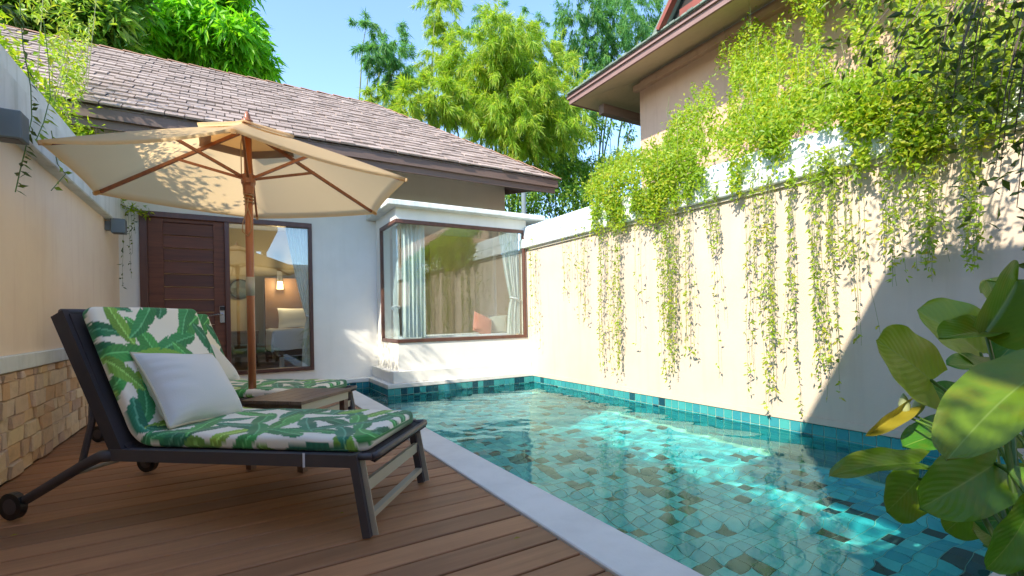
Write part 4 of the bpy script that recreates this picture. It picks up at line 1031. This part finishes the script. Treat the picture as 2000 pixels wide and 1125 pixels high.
def cl(u, vb, spread, n, thick=1.0, taper=0.35):
    """strands hanging from the cap edge round picture column u down to about row vb"""
    b = atX(u, vb, WX); out = []
    for i in range(n):
        y = b.y + random.gauss(0, spread * 0.32); f = random.random() ** taper
        top = Vector((WX + random.uniform(-0.035, 0.012), y, 1.80 + random.uniform(-0.03, 0.1)))
        zb = 1.72 - (1.72 - b.z) * (0.35 + 0.65 * f) ; out.append((top, max(0.06, top.z - zb), thick * random.uniform(0.6, 1)))
    return out
VN = [
 (1045, 690, 0.16, 9, 0.40, 'sparse yellowish vine strands in the corner beside the bay window'),
 (1108, 600, 0.22, 8, 0.25, 'short thin vine strands on the wall next to the corner with the bay'),
 (1140, 640, 0.18, 12, 0.35, 'loose light vine ending halfway down the wall, left of the dense pair'),
 (1186, 735, 0.22, 16, 0.6, 'dense narrow vine, left one of the close pair near the bay'),
 (1213, 745, 0.07, 12, 0.8, 'dark narrow vine, right one of the close pair near the bay'),
 (1252, 675, 0.12, 5, 0.2, 'two bare trailing vine stems with a few leaves at their ends'),
 (1305, 745, 0.26, 26, 0.85, 'thick bushy vine curtain in the middle of the wall left of the gap'),
 (1330, 775, 0.06, 8, 0.5, 'long vine tail reaching nearly to the pool tiles below the thick curtain'),
 (1352, 740, 0.07, 8, 0.45, 'single leafy vine right of the thick bushy curtain'),
 (1398, 500, 0.10, 14, 0.8, 'short leafy vine tuft over the bare patch of wall'),
 (1402, 760, 0.03, 3, 0.40, 'thin vine trailing far below the short tuft over the bare patch'),
 (1466, 620, 0.09, 8, 0.5, 'medium vine at the left edge of the second thick group'),
 (1480, 800, 0.03, 3, 0.30, 'thin almost bare stem hanging to the waterline tiles'),
 (1516, 810, 0.18, 20, 0.85, 'longest thick vine column reaching the tiles in mid wall'),
 (1562, 750, 0.08, 6, 0.35, 'open curling vine between the two longest thick columns'),
 (1605, 800, 0.18, 22, 0.85, 'thick vine column ending at the slanting shadow edge'),
 (1640, 560, 0.10, 14, 0.7, 'short dense vine fringe above the slanting shadow'),
 (1678, 700, 0.05, 6, 0.45, 'thin vine crossing the slanting shadow edge'),
 (1735, 580, 0.08, 12, 0.7, 'leafy vine ending just above the corner of the shadow'),
 (1785, 480, 0.10, 14, 0.7, 'short vine fringe right of the shadow corner'),
 (1832, 565, 0.07, 20, 0.85, 'dark dense vine hanging above the big heart-shaped leaves'),
 (1905, 540, 0.10, 22, 0.8, 'drooping vine over the dappled shade at the right of the wall'),
]
for u, vb, sp, n, th, lab in VN: hanging('hanging_vine', lab, cl(u, vb, sp, max(2, int(n * 0.68)), th))
# fringe just under the cap between the long vines
fr_ = []
for i in range(120):
    u = random.uniform(1150, 1990)
    if 1410 < u < 1450 and random.random() < .8: continue
    b = atX(u, 480 - .25 * (u - 1050), WX); fr_.append((Vector((WX + random.uniform(-.05, .01), b.y, random.uniform(1.78, 1.95))), random.uniform(0.04, 0.15) * (2.0 if u > 1600 else 1), random.uniform(.4, .9)))
hanging('vine_fringe', 'short leafy fringe of vine along the whole lower edge of the wall cap', fr_, group='creepers over the boundary wall')

def vnoise(a, b, seed=0):
    def h(i, j): return ((math.sin(i * 127.1 + j * 311.7 + seed * 74.7) * 43758.5453) % 1.0)
    i, j = math.floor(a), math.floor(b); fa, fb = a - i, b - j; fa = fa * fa * (3 - 2 * fa); fb = fb * fb * (3 - 2 * fb)
    return (h(i, j) * (1 - fa) + h(i + 1, j) * fa) * (1 - fb) + (h(i, j + 1) * (1 - fa) + h(i + 1, j + 1) * fa) * fb
def vtop(u): return float(np.interp(u, [1140, 1170, 1215, 1290, 1330, 1380, 1430, 1500, 1560, 1620, 2100], [385, 320, 300, 285, 200, 120, 75, 10, -60, -80, -120]))
def vcapb(u): return 480.8 - 0.2523 * (u - 1050)
def creeper(label, u0, u1, n, mat, thr, L=0.042):
    t = thing('creeper', label, 'creeper', tuple(atX((u0 + u1) / 2, 300, 3.8)), 'creepers over the boundary wall')
    P = []; D = []; sm = MB(); tries = 0
    while len(P) < n and tries < n * 12:
        tries += 1
        u = random.uniform(u0, u1); a, b = vtop(u), vcapb(u) - 4; v = a + (b - a) * random.random() ** 0.8
        capt = b - 78 - (u - 1050) * 0.055                         # top of the cap in the picture
        dens = vnoise(u / 30, v / 70, 1) * 0.45 + vnoise(u / 11, v / 24, 2) * 0.35 + vnoise(u / 5, v / 9, 3) * 0.2
        if v > capt: dens -= 0.12 - 0.05 * (u > 1600) + 0.05 * (1340 < u < 1420) - 0.10 * (1150 < u < 1330)
        else: dens += 0.30 * max(0, 1 - (capt - v) / 90) + (0.20 if u < 1330 else 0) - 0.03
        if dens < thr: continue
        if v > capt - 6: X = random.uniform(3.36, 3.50)
        else: X = 3.5 + min(1.5, (capt - v) / 120.0) * random.uniform(0.75, 1.15)
        p = atX(u, v, min(X, 5.22)); P.append(tuple(p)); D.append((random.uniform(-1, .4), random.uniform(-.8, .8), random.uniform(-1, .4)))
    P = np.array(P); D = np.array(D); k = 6
    ln_ = np.repeat(rng.uniform(0.05, 0.26, (len(P), 1)), k, 0); tt_ = np.tile(np.linspace(0, 1, k)[:, None], (len(P), 1)); lean = np.repeat(rng.normal(size=(len(P), 3)) * [.3, .35, 0] + [0, 0, -1], k, 0)
    P2 = np.repeat(P, k, 0) + lean * ln_ * (tt_ - 0.5) + rng.normal(size=(len(P) * k, 3)) * 0.009; D2 = np.repeat(D, k, 0) * 0.6 + rng.normal(size=(len(P) * k, 3)) * 0.7; m_ = len(P2)
    Nn = np.array([-0.8, -0.35, 0.65])[None, :] + rng.normal(size=(m_, 3)) * 0.5
    leaves('foliage', P2, D2, Nn, rng.uniform(L * .6, L * 1.15, m_), rng.uniform(L * .32, L * .5, m_), mat, t)
    idx = rng.choice(len(P), min(len(P), n // 90), replace=False)
    for i in idx:
        p = Vector(P[i]); ln = random.uniform(.1, .4); sm.tube([p + Vector((0, 0, ln)), p + Vector((.01, random.uniform(-.04, .04), ln / 2)), p], 0.0022, 3, False)
    sm.build('stems', 'stem_brown', t)['kind'] = 'stuff'
creeper('bright lime creeper heaped on the wall cap nearest the bay window', 1142, 1300, 1500, 'leaf_lime', 0.47, 0.044)
creeper('lime creeper climbing in streaks up the salmon villa wall', 1300, 1450, 1250, 'leaf_lime', 0.52, 0.048)
creeper('dense green creeper hanging in front of the villa eave', 1450, 1620, 1900, 'leaf_lime', 0.49, 0.050)
creeper('thick creeper covering the cap over the longest vines', 1620, 1810, 1800, 'leaf_lime', 0.50, 0.050)
creeper('dark creeper filling the upper right corner above the wall', 1810, 2060, 1900, 'leaf_vine', 0.46, 0.050)

# shaded branches of a tree leaning over the wall at the right
def branchy(name, label, cat, starts, mat, nleaf, L, W, twigr=0.006, root=None, spread=0.12, bark='bark', droop=0.3, group=None):
    t = thing(name, label, cat, root, group); sm = MB(); P = []; D = []
    for pts in starts:
        pts = [Vector(p) for p in pts]; sm.tube(pts, list(np.linspace(twigr, twigr * 0.35, len(pts))), 5)
        for i in range(nleaf):
            f = random.random() ** 0.7 * (len(pts) - 1); k = min(int(f), len(pts) - 2); q = pts[k].lerp(pts[k + 1], f - k)
            o_ = Vector((random.gauss(0, spread), random.gauss(0, spread), random.gauss(-spread * .4, spread)))
            P.append(tuple(q + o_)); D.append((o_.x * 3 + random.gauss(0, .4), o_.y * 3 + random.gauss(0, .4), random.gauss(-droop, .4)))
    P = np.array(P); D = np.array(D); n = len(P); Nn = np.array([0, 0, 1.0])[None, :] + rng.normal(size=(n, 3)) * 0.6
    sm.build('branches', bark, t, True)
    leaves('foliage', P, D, Nn, rng.uniform(L * .7, L * 1.2, n), rng.uniform(W * .8, W * 1.2, n), mat, t); return t
st = []
for i in range(38):
    u = random.uniform(1690, 2080); v0 = random.uniform(-120, 40); v1 = v0 + random.uniform(120, 420) * (0.30 + 0.70 * (u - 1690) / 340)
    X = random.uniform(2.35, 3.2); a = atX(u + 40, v0, X + .1); b = atX(u, (v0 + v1) / 2, X); c = atX(u - 20, v1, X - .05); st.append([a, b, c])
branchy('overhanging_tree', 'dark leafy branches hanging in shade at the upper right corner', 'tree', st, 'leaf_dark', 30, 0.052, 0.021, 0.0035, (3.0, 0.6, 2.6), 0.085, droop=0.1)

# left wall: creeper on the cap and a few big-leafed sprigs in front
def scatter_creeper(label, pts, n, mat, L, W, spread, root):
    t = thing('creeper', label, 'creeper', root, 'creepers over the left wall'); pts = [Vector(p) for p in pts]
    sm = MB().tube(pts, 0.005, 5); P = []
    for i in range(n):
        f = random.random() * (len(pts) - 1); k = min(int(f), len(pts) - 2); q = pts[k].lerp(pts[k + 1], f - k)
        P.append(tuple(q + Vector((random.gauss(0, spread[0]), random.gauss(0, spread[1]), abs(random.gauss(0, spread[2])) - 0.03))))
    P = np.array(P); D = rng.normal(size=(n, 3)) * [1, 1, .7] + [0.3, -.2, -.1]; Nn = np.array([0, 0, 1.0])[None] + rng.normal(size=(n, 3)) * 0.6
    sm.build('stems', 'stem_brown', t); leaves('foliage', P, D, Nn, rng.uniform(L * .7, L * 1.2, n), rng.uniform(W * .8, W * 1.2, n), mat, t)
scatter_creeper('sunlit yellow green creeper along the top of the left wall', [(-1.25, -1.5, 2.40), (-1.25, 0.6, 2.42), (-1.25, 2.6, 2.38), (-1.25, 4.2, 2.36), (-1.2, 5.6, 2.34), (-1.1, 6.25, 2.33)], 9000, 'leaf_lime', 0.055, 0.024, (0.09, 0.15, 0.14), (-1.2, 4.5, 2.27))  # near stretch lies out of view, added to shade the pool floor
scatter_creeper('tangle of lime leaves where the left wall meets the roof eave', [(-1.05, 5.5, 2.33), (-0.98, 5.9, 2.36), (-0.86, 6.15, 2.32)], 900, 'leaf_lime', 0.06, 0.026, (0.06, 0.12, 0.08), (-1.05, 5.9, 2.3))
t = thing('creeper', 'dense pale green creeper heaped behind the left wall cap in front of the roof', 'creeper', (-1.15, 5.0, 2.27), 'creepers over the left wall')
P = []
edge_l = lambda v: float(np.interp(v, [0, 60, 130, 240], [20, 62, 112, 160])); edge_r = lambda v: float(np.interp(v, [0, 60, 120, 170, 205, 240], [200, 185, 170, 165, 215, 245]))
while len(P) < 1500:
    v = random.uniform(-30, 244); a, b = edge_l(v), edge_r(v); u = a + (b - a) * random.random() ** 1.2
    if vnoise(u / 14, v / 18, 5) * .7 + vnoise(u / 5, v / 6, 6) * .3 < 0.44: continue
    P.append(tuple(atX(u, v, random.uniform(-1.22, -1.03))))
P = np.array(P); D = rng.normal(size=P.shape) + [.3, -.2, -.3]; Nn = np.array([-.5, -.6, .6])[None] + rng.normal(size=P.shape) * .5
leaves('foliage', P, D, Nn, rng.uniform(.035, .07, len(P)), rng.uniform(.014, .024, len(P)), 'leaf_vine', t)
sm = MB()
for i in range(14): a = Vector(P[i * 50]); sm.tube([Vector((-1.18, a.y, 2.2)), a.lerp(Vector((-1.18, a.y, 2.2)), .4), a], .004, 4)
sm.build('stems', 'stem_brown', t)['kind'] = 'stuff'
scatter_creeper('unseen leafy hedge top added behind the left wall to shade the pool', [(-1.55, -2.6, 2.45), (-1.55, -0.8, 2.5), (-1.5, 0.8, 2.48), (-1.5, 1.9, 2.40)], 5200, 'leaf_vine', 0.09, 0.045, (0.16, 0.2, 0.16), (-1.5, 0, -0.05))  # out-of-view foliage added to cut down the sun patch on the pool floor
def sprig(label, pts, n, mat, L, W, off=0.03):
    t = thing('hanging_sprig', label, 'vine', tuple(pts[0]), 'sprigs hanging over the left wall'); pts = [Vector(p) for p in pts]
    MB().tube(pts, 0.0025, 5).build('stem', 'stem_green', t)
    P = []; D = []
    for i in range(n):
        f = (i + 0.5) / n * (len(pts) - 1); k = min(int(f), len(pts) - 2); q = pts[k].lerp(pts[k + 1], f - k)
        d = Vector((random.uniform(-.1, .8), random.uniform(-1, 1), random.uniform(-.8, .25))); P.append(tuple(q)); D.append(tuple(d))
    P = np.array(P); D = np.array(D); Nn = np.array([.8, -.5, .5])[None] + rng.normal(size=(n, 3)) * .5
    leaves('foliage', P, D, Nn, rng.uniform(L * .7, L * 1.2, n), rng.uniform(W * .8, W * 1.2, n), mat, t, kind=None)
def pxline(l, X): return [atX(u, v, X) for u, v in l]
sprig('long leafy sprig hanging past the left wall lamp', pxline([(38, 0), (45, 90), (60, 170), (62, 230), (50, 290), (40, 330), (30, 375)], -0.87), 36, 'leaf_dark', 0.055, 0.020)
sprig('leafy sprig crossing the pale cap beside the parasol edge', pxline([(85, 40), (95, 120), (98, 190), (85, 240), (70, 275)], -0.90), 22, 'leaf_vine', 0.06, 0.024)
sprig('small sprig with four leaves below the parasol corner', pxline([(100, 255), (112, 320), (128, 340), (100, 372)], -0.86), 9, 'leaf_vine', 0.05, 0.022)
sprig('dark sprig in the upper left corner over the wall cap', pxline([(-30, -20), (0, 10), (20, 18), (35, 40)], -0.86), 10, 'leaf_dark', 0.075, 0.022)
hanging('hanging_vine', 'thin dotted vine hanging between the wall lamp and the dark door', [(Vector((-0.90, 6.3, 2.0)), 0.75, .45), (Vector((-0.88, 6.32, 2.02)), 0.5, .5), (Vector((-0.93, 6.2, 2.02)), .85, .35), (Vector((-0.86, 6.34, 2.05)), .3, .9)], 'leaf_dark', (0.025, 0.045), 1.0, group='sprigs hanging over the left wall', facing=(.3, -1, 0))
scatter_creeper('tuft of lime leaves at the corner of the dark door frame', [(-0.93, 6.1, 2.0), (-0.85, 6.25, 1.98), (-0.74, 6.36, 1.96)], 90, 'leaf_lime', 0.055, 0.022, (0.03, 0.03, 0.05), (-0.9, 6.2, 1.95))

# ------------------------------------------------------------------ trees behind the roof
def crown_tree(name, label, circles, Y, mat, per, L, W, group, jitter=1.2, droop=.5, base=None, sparse=False, trunkr=0.12):
    """crown of leafy clumps at given picture places and true distance, each with a limb"""
    P = []; D = []; cs = []
    for (u, v, r) in circles:
        yy = Y + random.uniform(-jitter, jitter); c = atY(u, v, yy); rad = r / F_PX * (c - ORG).dot(FW); cs.append((c, rad))
        n = int(per * (r / 50) ** 2); sub = max(3, n // 28)
        sc_ = rv(sub) * rad * (rng.random((sub, 1)) ** 0.35) * np.array([1, 1, 0.85])
        w = rng.integers(0, sub, n)
        p = np.array(c)[None] + sc_[w] + rng.normal(size=(n, 3)) * rad * (0.13 if not sparse else 0.16)
        d = norm(p - np.array(c)[None] - sc_[w]) + rng.normal(size=(n, 3)) * .5 + [0, -.2, -droop]; P.append(p); D.append(d)
    P = np.concatenate(P); D = np.concatenate(D); n = len(P)
    bx = base if base else (cs[0][0].x, Y, -0.05); t = thing(name, label, 'tree', bx, group)
    Nn = np.array([-.55, -.35, .75])[None] + rng.normal(size=(n, 3)) * .5
    leaves('crown', P, D, Nn, rng.uniform(L * .65, L * 1.2, n), rng.uniform(W * .8, W * 1.2, n), mat, t, droop=.15)
    tm = MB(); b = Vector(bx); low = min(c.z for c, r in cs); fork = Vector((b.x, b.y, max(1.0, low * 0.55)))
    tm.tube([b, b.lerp(fork, .5) + Vector((.05, 0, 0)), fork], [trunkr, trunkr * .85, trunkr * .75], 10)
    for c, r in cs: tm.tube([fork, fork.lerp(c, .5) + Vector((random.uniform(-.2, .2), 0, .15)), c], [trunkr * .5, trunkr * .3, trunkr * .12], 6)
    tm.build('trunk', 'bark', t, True); return t
crown_tree('broadleaf_tree', 'large glossy green tree rising behind the roof ridge on the left',
    [(250, 40, 60), (310, 40, 70), (380, 60, 70), (440, 75, 60), (485, 105, 42), (508, 128, 30), (430, 15, 60), (350, -10, 70), (270, -30, 70), (380, 105, 45), (440, 120, 35), (320, 95, 45), (480, 60, 35), (400, -60, 80), (255, 90, 40)],
    11.0, 'leaf_mango', 1500, 0.26, 0.070, 'trees behind the house', .8, .7)
crown_tree('broadleaf_tree', 'darker leafy tree in the upper left corner behind the wall',
    [(30, 20, 70), (90, 30, 70), (150, 20, 70), (200, 60, 55), (140, 70, 45), (210, -10, 60), (60, -50, 80), (180, -70, 80)],
    9.0, 'leaf_hedge', 1300, 0.20, 0.06, 'trees behind the house', .8, .5, trunkr=.1)

def bamboo(label, circles, Y, mat, per, group, L=0.17, W=0.020, culms=6, jitter=.8, fan=7, foot=None):
    t = thing('bamboo', label, 'bamboo', foot or tuple(atY(circles[0][0], HY, Y)[:2]) + (-0.05,), group)
    P = []; D = []; cs = []
    for (u, v, r) in circles:
        c = atY(u, v, Y + random.uniform(-jitter, jitter)); rad = r / F_PX * (c - ORG).dot(FW); cs.append((c, rad)); n = int(per * (r / 50) ** 2)
        br = max(4, n // 14); o_ = rv(br) * rad * rng.random((br, 1)) ** .5
        dirn = norm(o_ + rng.normal(size=(br, 3)) * rad * .3 + [0, 0, -rad * .4]); w = rng.integers(0, br, n); s_ = rng.random((n, 1)) * rad * .55
        p = np.array(c)[None] + o_[w] + dirn[w] * s_ + rng.normal(size=(n, 3)) * rad * .05 - np.array([0, 0, 1])[None] * s_ ** 2 * .35 / max(rad, .1)
        d = dirn[w] * .8 + rng.normal(size=(n, 3)) * .22 + [0, 0, -.45]; P.append(np.repeat(p, fan, 0)); D.append(np.repeat(d, fan, 0) + rng.normal(size=(n * fan, 3)) * .55)
    P = np.concatenate(P); D = np.concatenate(D); n = len(P)
    Nn = np.array([-.55, -.35, .75])[None] + rng.normal(size=(n, 3)) * .5
    leaves('foliage', P, D, Nn, rng.uniform(L * .6, L * 1.2, n), rng.uniform(W * .7, W * 1.3, n), mat, t, .1, .2)
    cm = MB(); b = Vector(t.location)
    for i in range(culms):
        c, rad = cs[i % len(cs)]; q = c + Vector((random.uniform(-.5, .5), 0, random.uniform(0, .8))) * rad; bb = b + Vector((random.uniform(-.5, .5), random.uniform(-.3, .3), 0))
        m1 = Vector((bb.x * .7 + q.x * .3, bb.y * .7 + q.y * .3, q.z * .6)); cm.tube([bb, m1, Vector((bb.x * .3 + q.x * .7, bb.y * .3 + q.y * .7, q.z * .9)), q], [.03, .025, .015, .006], 6)
    cm.build('culms', 'culm', t, True); return t
G_ = 'bamboos behind the house'
bamboo('big yellow green bamboo clump arching over the right end of the roof', [(965, 90, 55), (1000, 125, 70), (930, 165, 60), (1050, 160, 60), (1000, 215, 75), (1075, 235, 65), (885, 205, 40), (840, 205, 32), (1100, 300, 50), (1030, 285, 45), (945, 230, 40), (1060, 110, 45), (770, 190, 26), (800, 200, 30), (1110, 190, 40), (905, 150, 45), (860, 185, 35), (990, 70, 45), (1030, 200, 60), (1090, 240, 50), (730, 190, 20), (950, 190, 50)], 8.9, 'leaf_bamboo', 640, G_, .20, .0165, culms=12)
bamboo('tall narrow bamboo plume in the middle of the sky', [(855, 10, 32), (875, 45, 36), (880, 85, 36), (865, 120, 34), (860, -30, 35), (895, 120, 25), (850, 150, 24)], 10.8, 'leaf_bamboo', 600, G_, .20, .017, 4)
bamboo('wispy bluish bamboo at the left edge of the bamboo group', [(720, 60, 26), (765, 75, 30), (735, 100, 30), (785, 125, 32), (760, 140, 30), (800, 150, 26), (770, 175, 24)], 12.5, 'leaf_bamboo_blue', 620, G_, .22, .02, 5)
bamboo('feathery bamboo sprays in front of the sky left of the villa eave', [(1150, 30, 50), (1215, 40, 60), (1275, 30, 42), (1195, 100, 55), (1130, 95, 42), (1255, 100, 40), (1165, 150, 34), (1230, -20, 60), (1110, 20, 35), (1290, 70, 22), (1200, 170, 36), (1235, 150, 32), (1150, 200, 26)], 9.8, 'leaf_bamboo_blue', 560, G_, .17, .018, 6)
bamboo('thin see-through bamboo tips between the plume and the villa', [(960, 20, 30), (1010, 30, 30), (1050, 40, 30), (985, 55, 22), (1085, 60, 24), (930, 40, 20)], 12.5, 'leaf_bamboo_blue', 260, G_, .2, .016, 6)
crown_tree('dense_shrub_tree', 'dark bushy tree between the house corner and the boundary wall', [(1100, 350, 40), (1140, 340, 42), (1180, 330, 36), (1060, 385, 45), (1120, 395, 42), (1010, 392, 34), (1160, 380, 35), (1085, 330, 30), (1215, 310, 26)], 8.2, 'leaf_hedge', 1500, 0.12, 0.035, 'trees behind the house', .5, .4, trunkr=.06)
crown_tree('dense_shrub_tree', 'light see-through tree under the villa eave', [(1190, 250, 32), (1225, 265, 26), (1150, 265, 30), (1120, 270, 24), (1235, 225, 22), (1170, 225, 22)], 9.5, 'leaf_hedge', 420, 0.14, 0.045, 'trees behind the house', .5, .4, sparse=True, trunkr=.05)

# ------------------------------------------------------------------ philodendron in the right foreground
ph = thing('philodendron', 'large heart-leaved plant at the right edge of the pool', 'plant', (1.62, 0.30, -0.03))
crown = Vector((1.62, 0.30, 0.0))
def heart(A, T, width, nrm, cup=0.18, curl=0.15, mat='leaf_philo', fold=0.0, wav=0.02, nm='leaf'):
    """heart-shaped blade from petiole joint A to tip T; v runs across, u along"""
    A = Vector(A); T = Vector(T); Lx = (T - A).length; d = (T - A).normalized(); nrm = Vector(nrm); s_ = d.cross(nrm).normalized(); nz_ = s_.cross(d).normalized()
    nu, nv = 26, 18; V = []; UV = []; Fc = []; hs = random.uniform(0, 6)
    for i in range(nu + 1):
        u = i / nu
        w = (1 - abs(2 * (u * 0.97 + 0.03) - 0.94) ** 2.3 / 1.06 ** 2.3) if u < 1 else 0.0
        w = max(0.0, w) ** 0.46 * (1.04 - 0.16 * u)
        w = max(w, 0.0) * width / 2
        for j in range(nv + 1):
            v = 2 * j / nv - 1
            lobe = 0.26 * Lx * (abs(v) ** 0.8) * (1 - u) ** 2.6
            along = u * Lx - lobe
            off = v * w * (1 - 0.25 * fold * abs(v))
            h_ = cup * abs(v) ** 1.3 * w + fold * abs(v) * w * 1.2 - curl * Lx * (u - 0.2) ** 2 + wav * Lx * (math.sin(u * 9 + 3 * v + hs) + 0.6 * math.sin(u * 17 - 4 * v + 2 * hs)) * abs(v) ** 1.5
            V.append(A + d * along + s_ * off + nz_ * h_); UV.append((u, v, 0))
    for i in range(nu):
        for j in range(nv): q = i * (nv + 1) + j; Fc.append((q, q + 1, q + nv + 2, q + nv + 1))
    o = obj(nm, V, Fc, mat, ph, True); me = o.data
    at_ = me.attributes.new('leafuv', 'FLOAT_VECTOR', 'POINT'); at_.data.foreach_set('vector', np.array(UV, dtype=np.float32).ravel())
    return o
def petiole(A, r=0.006, bow=0.12, base=None):
    A = Vector(A); b = base or crown + Vector((random.uniform(-.10, .10), random.uniform(-.08, .08), 0)); m1 = b.lerp(A, .5) + Vector((0, 0, bow)) ; m0 = b.lerp(m1, .5) + Vector((0, 0, .02)); m2 = m1.lerp(A, .6) + Vector((0, 0, bow * .15))
    MB().tube([b, m0, m1, m2, A], [r * 1.6, r * 1.3, r, r * .9, r * .8], 8).build('petiole', 'stem_green', ph, True)
# (joint px, depth), (tip px, depth), width px, normal hint, cup, curl, fold
LV = [
 ((1818, 742), 1.45, (1722, 662), 1.40, 168, (-.3, -.9, .35), .10, .10, 0.0),
 ((1915, 690), 1.62, (1802, 600), 1.66, 185, (-.2, -.9, .4), .15, .15, 0.1),
 ((1925, 640), 1.36, (1842, 655), 1.30, 0, (0, 0, 1), 0, 0, 0),
 ((1960, 650), 1.75, (1935, 545), 1.80, 150, (-.2, -.8, .5), .2, .1, 0.1),
 ((1945, 720), 1.55, (1858, 706), 1.50, 66, (-.2, -.6, .8), .2, .1, 0.1),
 ((1870, 790), 1.68, (1815, 752), 1.74, 130, (-.2, -.9, .3), .1, .1, 0.0),
 ((2015, 735), 1.16, (1852, 866), 1.05, 165, (-.60, -.15, .80), .20, .22, 0.15),
 ((1790, 905), 1.35, (1638, 908), 1.25, 72, (-.1, -.5, .85), .25, .20, 0.25),
 ((1795, 935), 1.50, (1735, 1000), 1.42, 118, (-.1, -.9, .3), .1, .05, 0.0),
 ((1945, 905), 1.25, (1812, 990), 1.17, 150, (-.1, -.8, .55), .2, .15, 0.1),
 ((1875, 838), 1.45, (1772, 862), 1.40, 84, (-.1, -.6, .8), .2, .2, 0.1),
 ((2010, 1000), 1.10, (1945, 1115), 1.05, 100, (-.4, -.8, .3), .2, .2, 0.1),
 ((2040, 600), 1.55, (1960, 700), 1.5, 140, (-.2, -.7, .6), .15, .15, 0.1),
 ((1900, 990), 1.6, (1850, 1040), 1.6, 100, (-.2, -.8, .4), .15, .1, 0.1),
 ((1990, 800), 1.6, (1900, 760), 1.62, 150, (-.2, -.8, .4), .15, .1, 0.1),
 ((1830, 600), 1.0, (1830, 600), 1.0, 0, (0, 0, 1), 0, 0, 0),
]
for (a, da, b_, db, wpx, nr, cup, curl, fold) in LV:
    if wpx == 0: continue
    A, Tp = atD(*a, da), atD(*b_, db); A0 = A; heart(A, Tp, wpx / F_PX * (da + db) / 2 * 0.88, nr, cup, curl, fold=fold); petiole(A)
# the folded blade pointing up to the right, pale midrib towards the camera
A = atD(1925, 648, 1.34); heart(A, atD(1838, 655, 1.28), 0.10, (-.2, -.5, .8), .3, .1, fold=.2)
heart(atD(1922, 652, 1.34), atD(2000, 538, 1.42), 0.20, (-.75, -.6, .2), .35, .15, fold=.7); petiole(A)
# rolled new leaves and a yellow folded one
for (a, b_, d_) in (((1768, 812), (1764, 768), 1.42), ((1786, 812), (1806, 764), 1.44)):
    A, Tp = atD(*a, d_), atD(*b_, d_); Mi = A.lerp(Tp, .5); MB().tube([A, A.lerp(Tp, .3), Mi, A.lerp(Tp, .8), Tp], [.006, .014, .015, .009, .002], 10).build('rolled_leaf', 'bud_cream', ph, True); petiole(A, .004)
heart(atD(1765, 800, 1.42), atD(1695, 850, 1.36), 0.055, (-.1, -.8, .5), .3, .1, 'yellow_leaf', fold=.8)
for i in range(14):                                              # smaller leaves deeper in the clump
    u, v = random.uniform(1880, 2060), random.uniform(590, 1090); d_ = random.uniform(1.5, 1.95); A = atD(u + 40, v - 10, d_)
    heart(A, atD(u - 45, v + random.uniform(-30, 60), d_ + random.uniform(-.1, .05)), random.uniform(.12, .18), (random.uniform(-.5, .1), -.8, random.uniform(.2, .8)), .15, .15); petiole(A, .004)
for i in range(4):                                               # more stalks low down
    A = atD(random.uniform(1900, 2060), random.uniform(950, 1080), random.uniform(1.1, 1.5)); petiole(A, .006, .05)
    heart(A, A + Vector((random.uniform(-.12, .0), random.uniform(-.05, .08), random.uniform(-.1, .06))), .11, (-.2, -.8, .5), .15, .15)

# fallen leaves on the deck
for (u, v, lab) in ((667, 1003, 'tiny dry leaf lying on the deck behind the lounger front leg'), (252, 950, 'small dry leaf on the deck under the lounger'), (28, 1046, 'curled dry leaf near the lounger wheel'), (1010, 1052, 'small dry leaf on the deck boards by the white coping')):
    p = atZ(u, v, 0.004); a = random.uniform(0, 6.28); d = Vector((math.cos(a), math.sin(a), 0)); e = Vector((-d.y, d.x, 0)); L_ = 0.026
    o = obj('fallen_leaf', [p - d * L_ / 2, p - d * .1 * L_ + e * L_ * .3 + Vector((0, 0, .004)), p + Vector((0, 0, .001)), p - d * .1 * L_ - e * L_ * .3 + Vector((0, 0, .005)), p + d * L_ / 2 + Vector((0, 0, .004))], [(0, 2, 1), (0, 3, 2), (1, 2, 4), (2, 3, 4)], 'yellow_leaf')
    tag(o, lab, 'leaf', 'dry leaves on the deck')
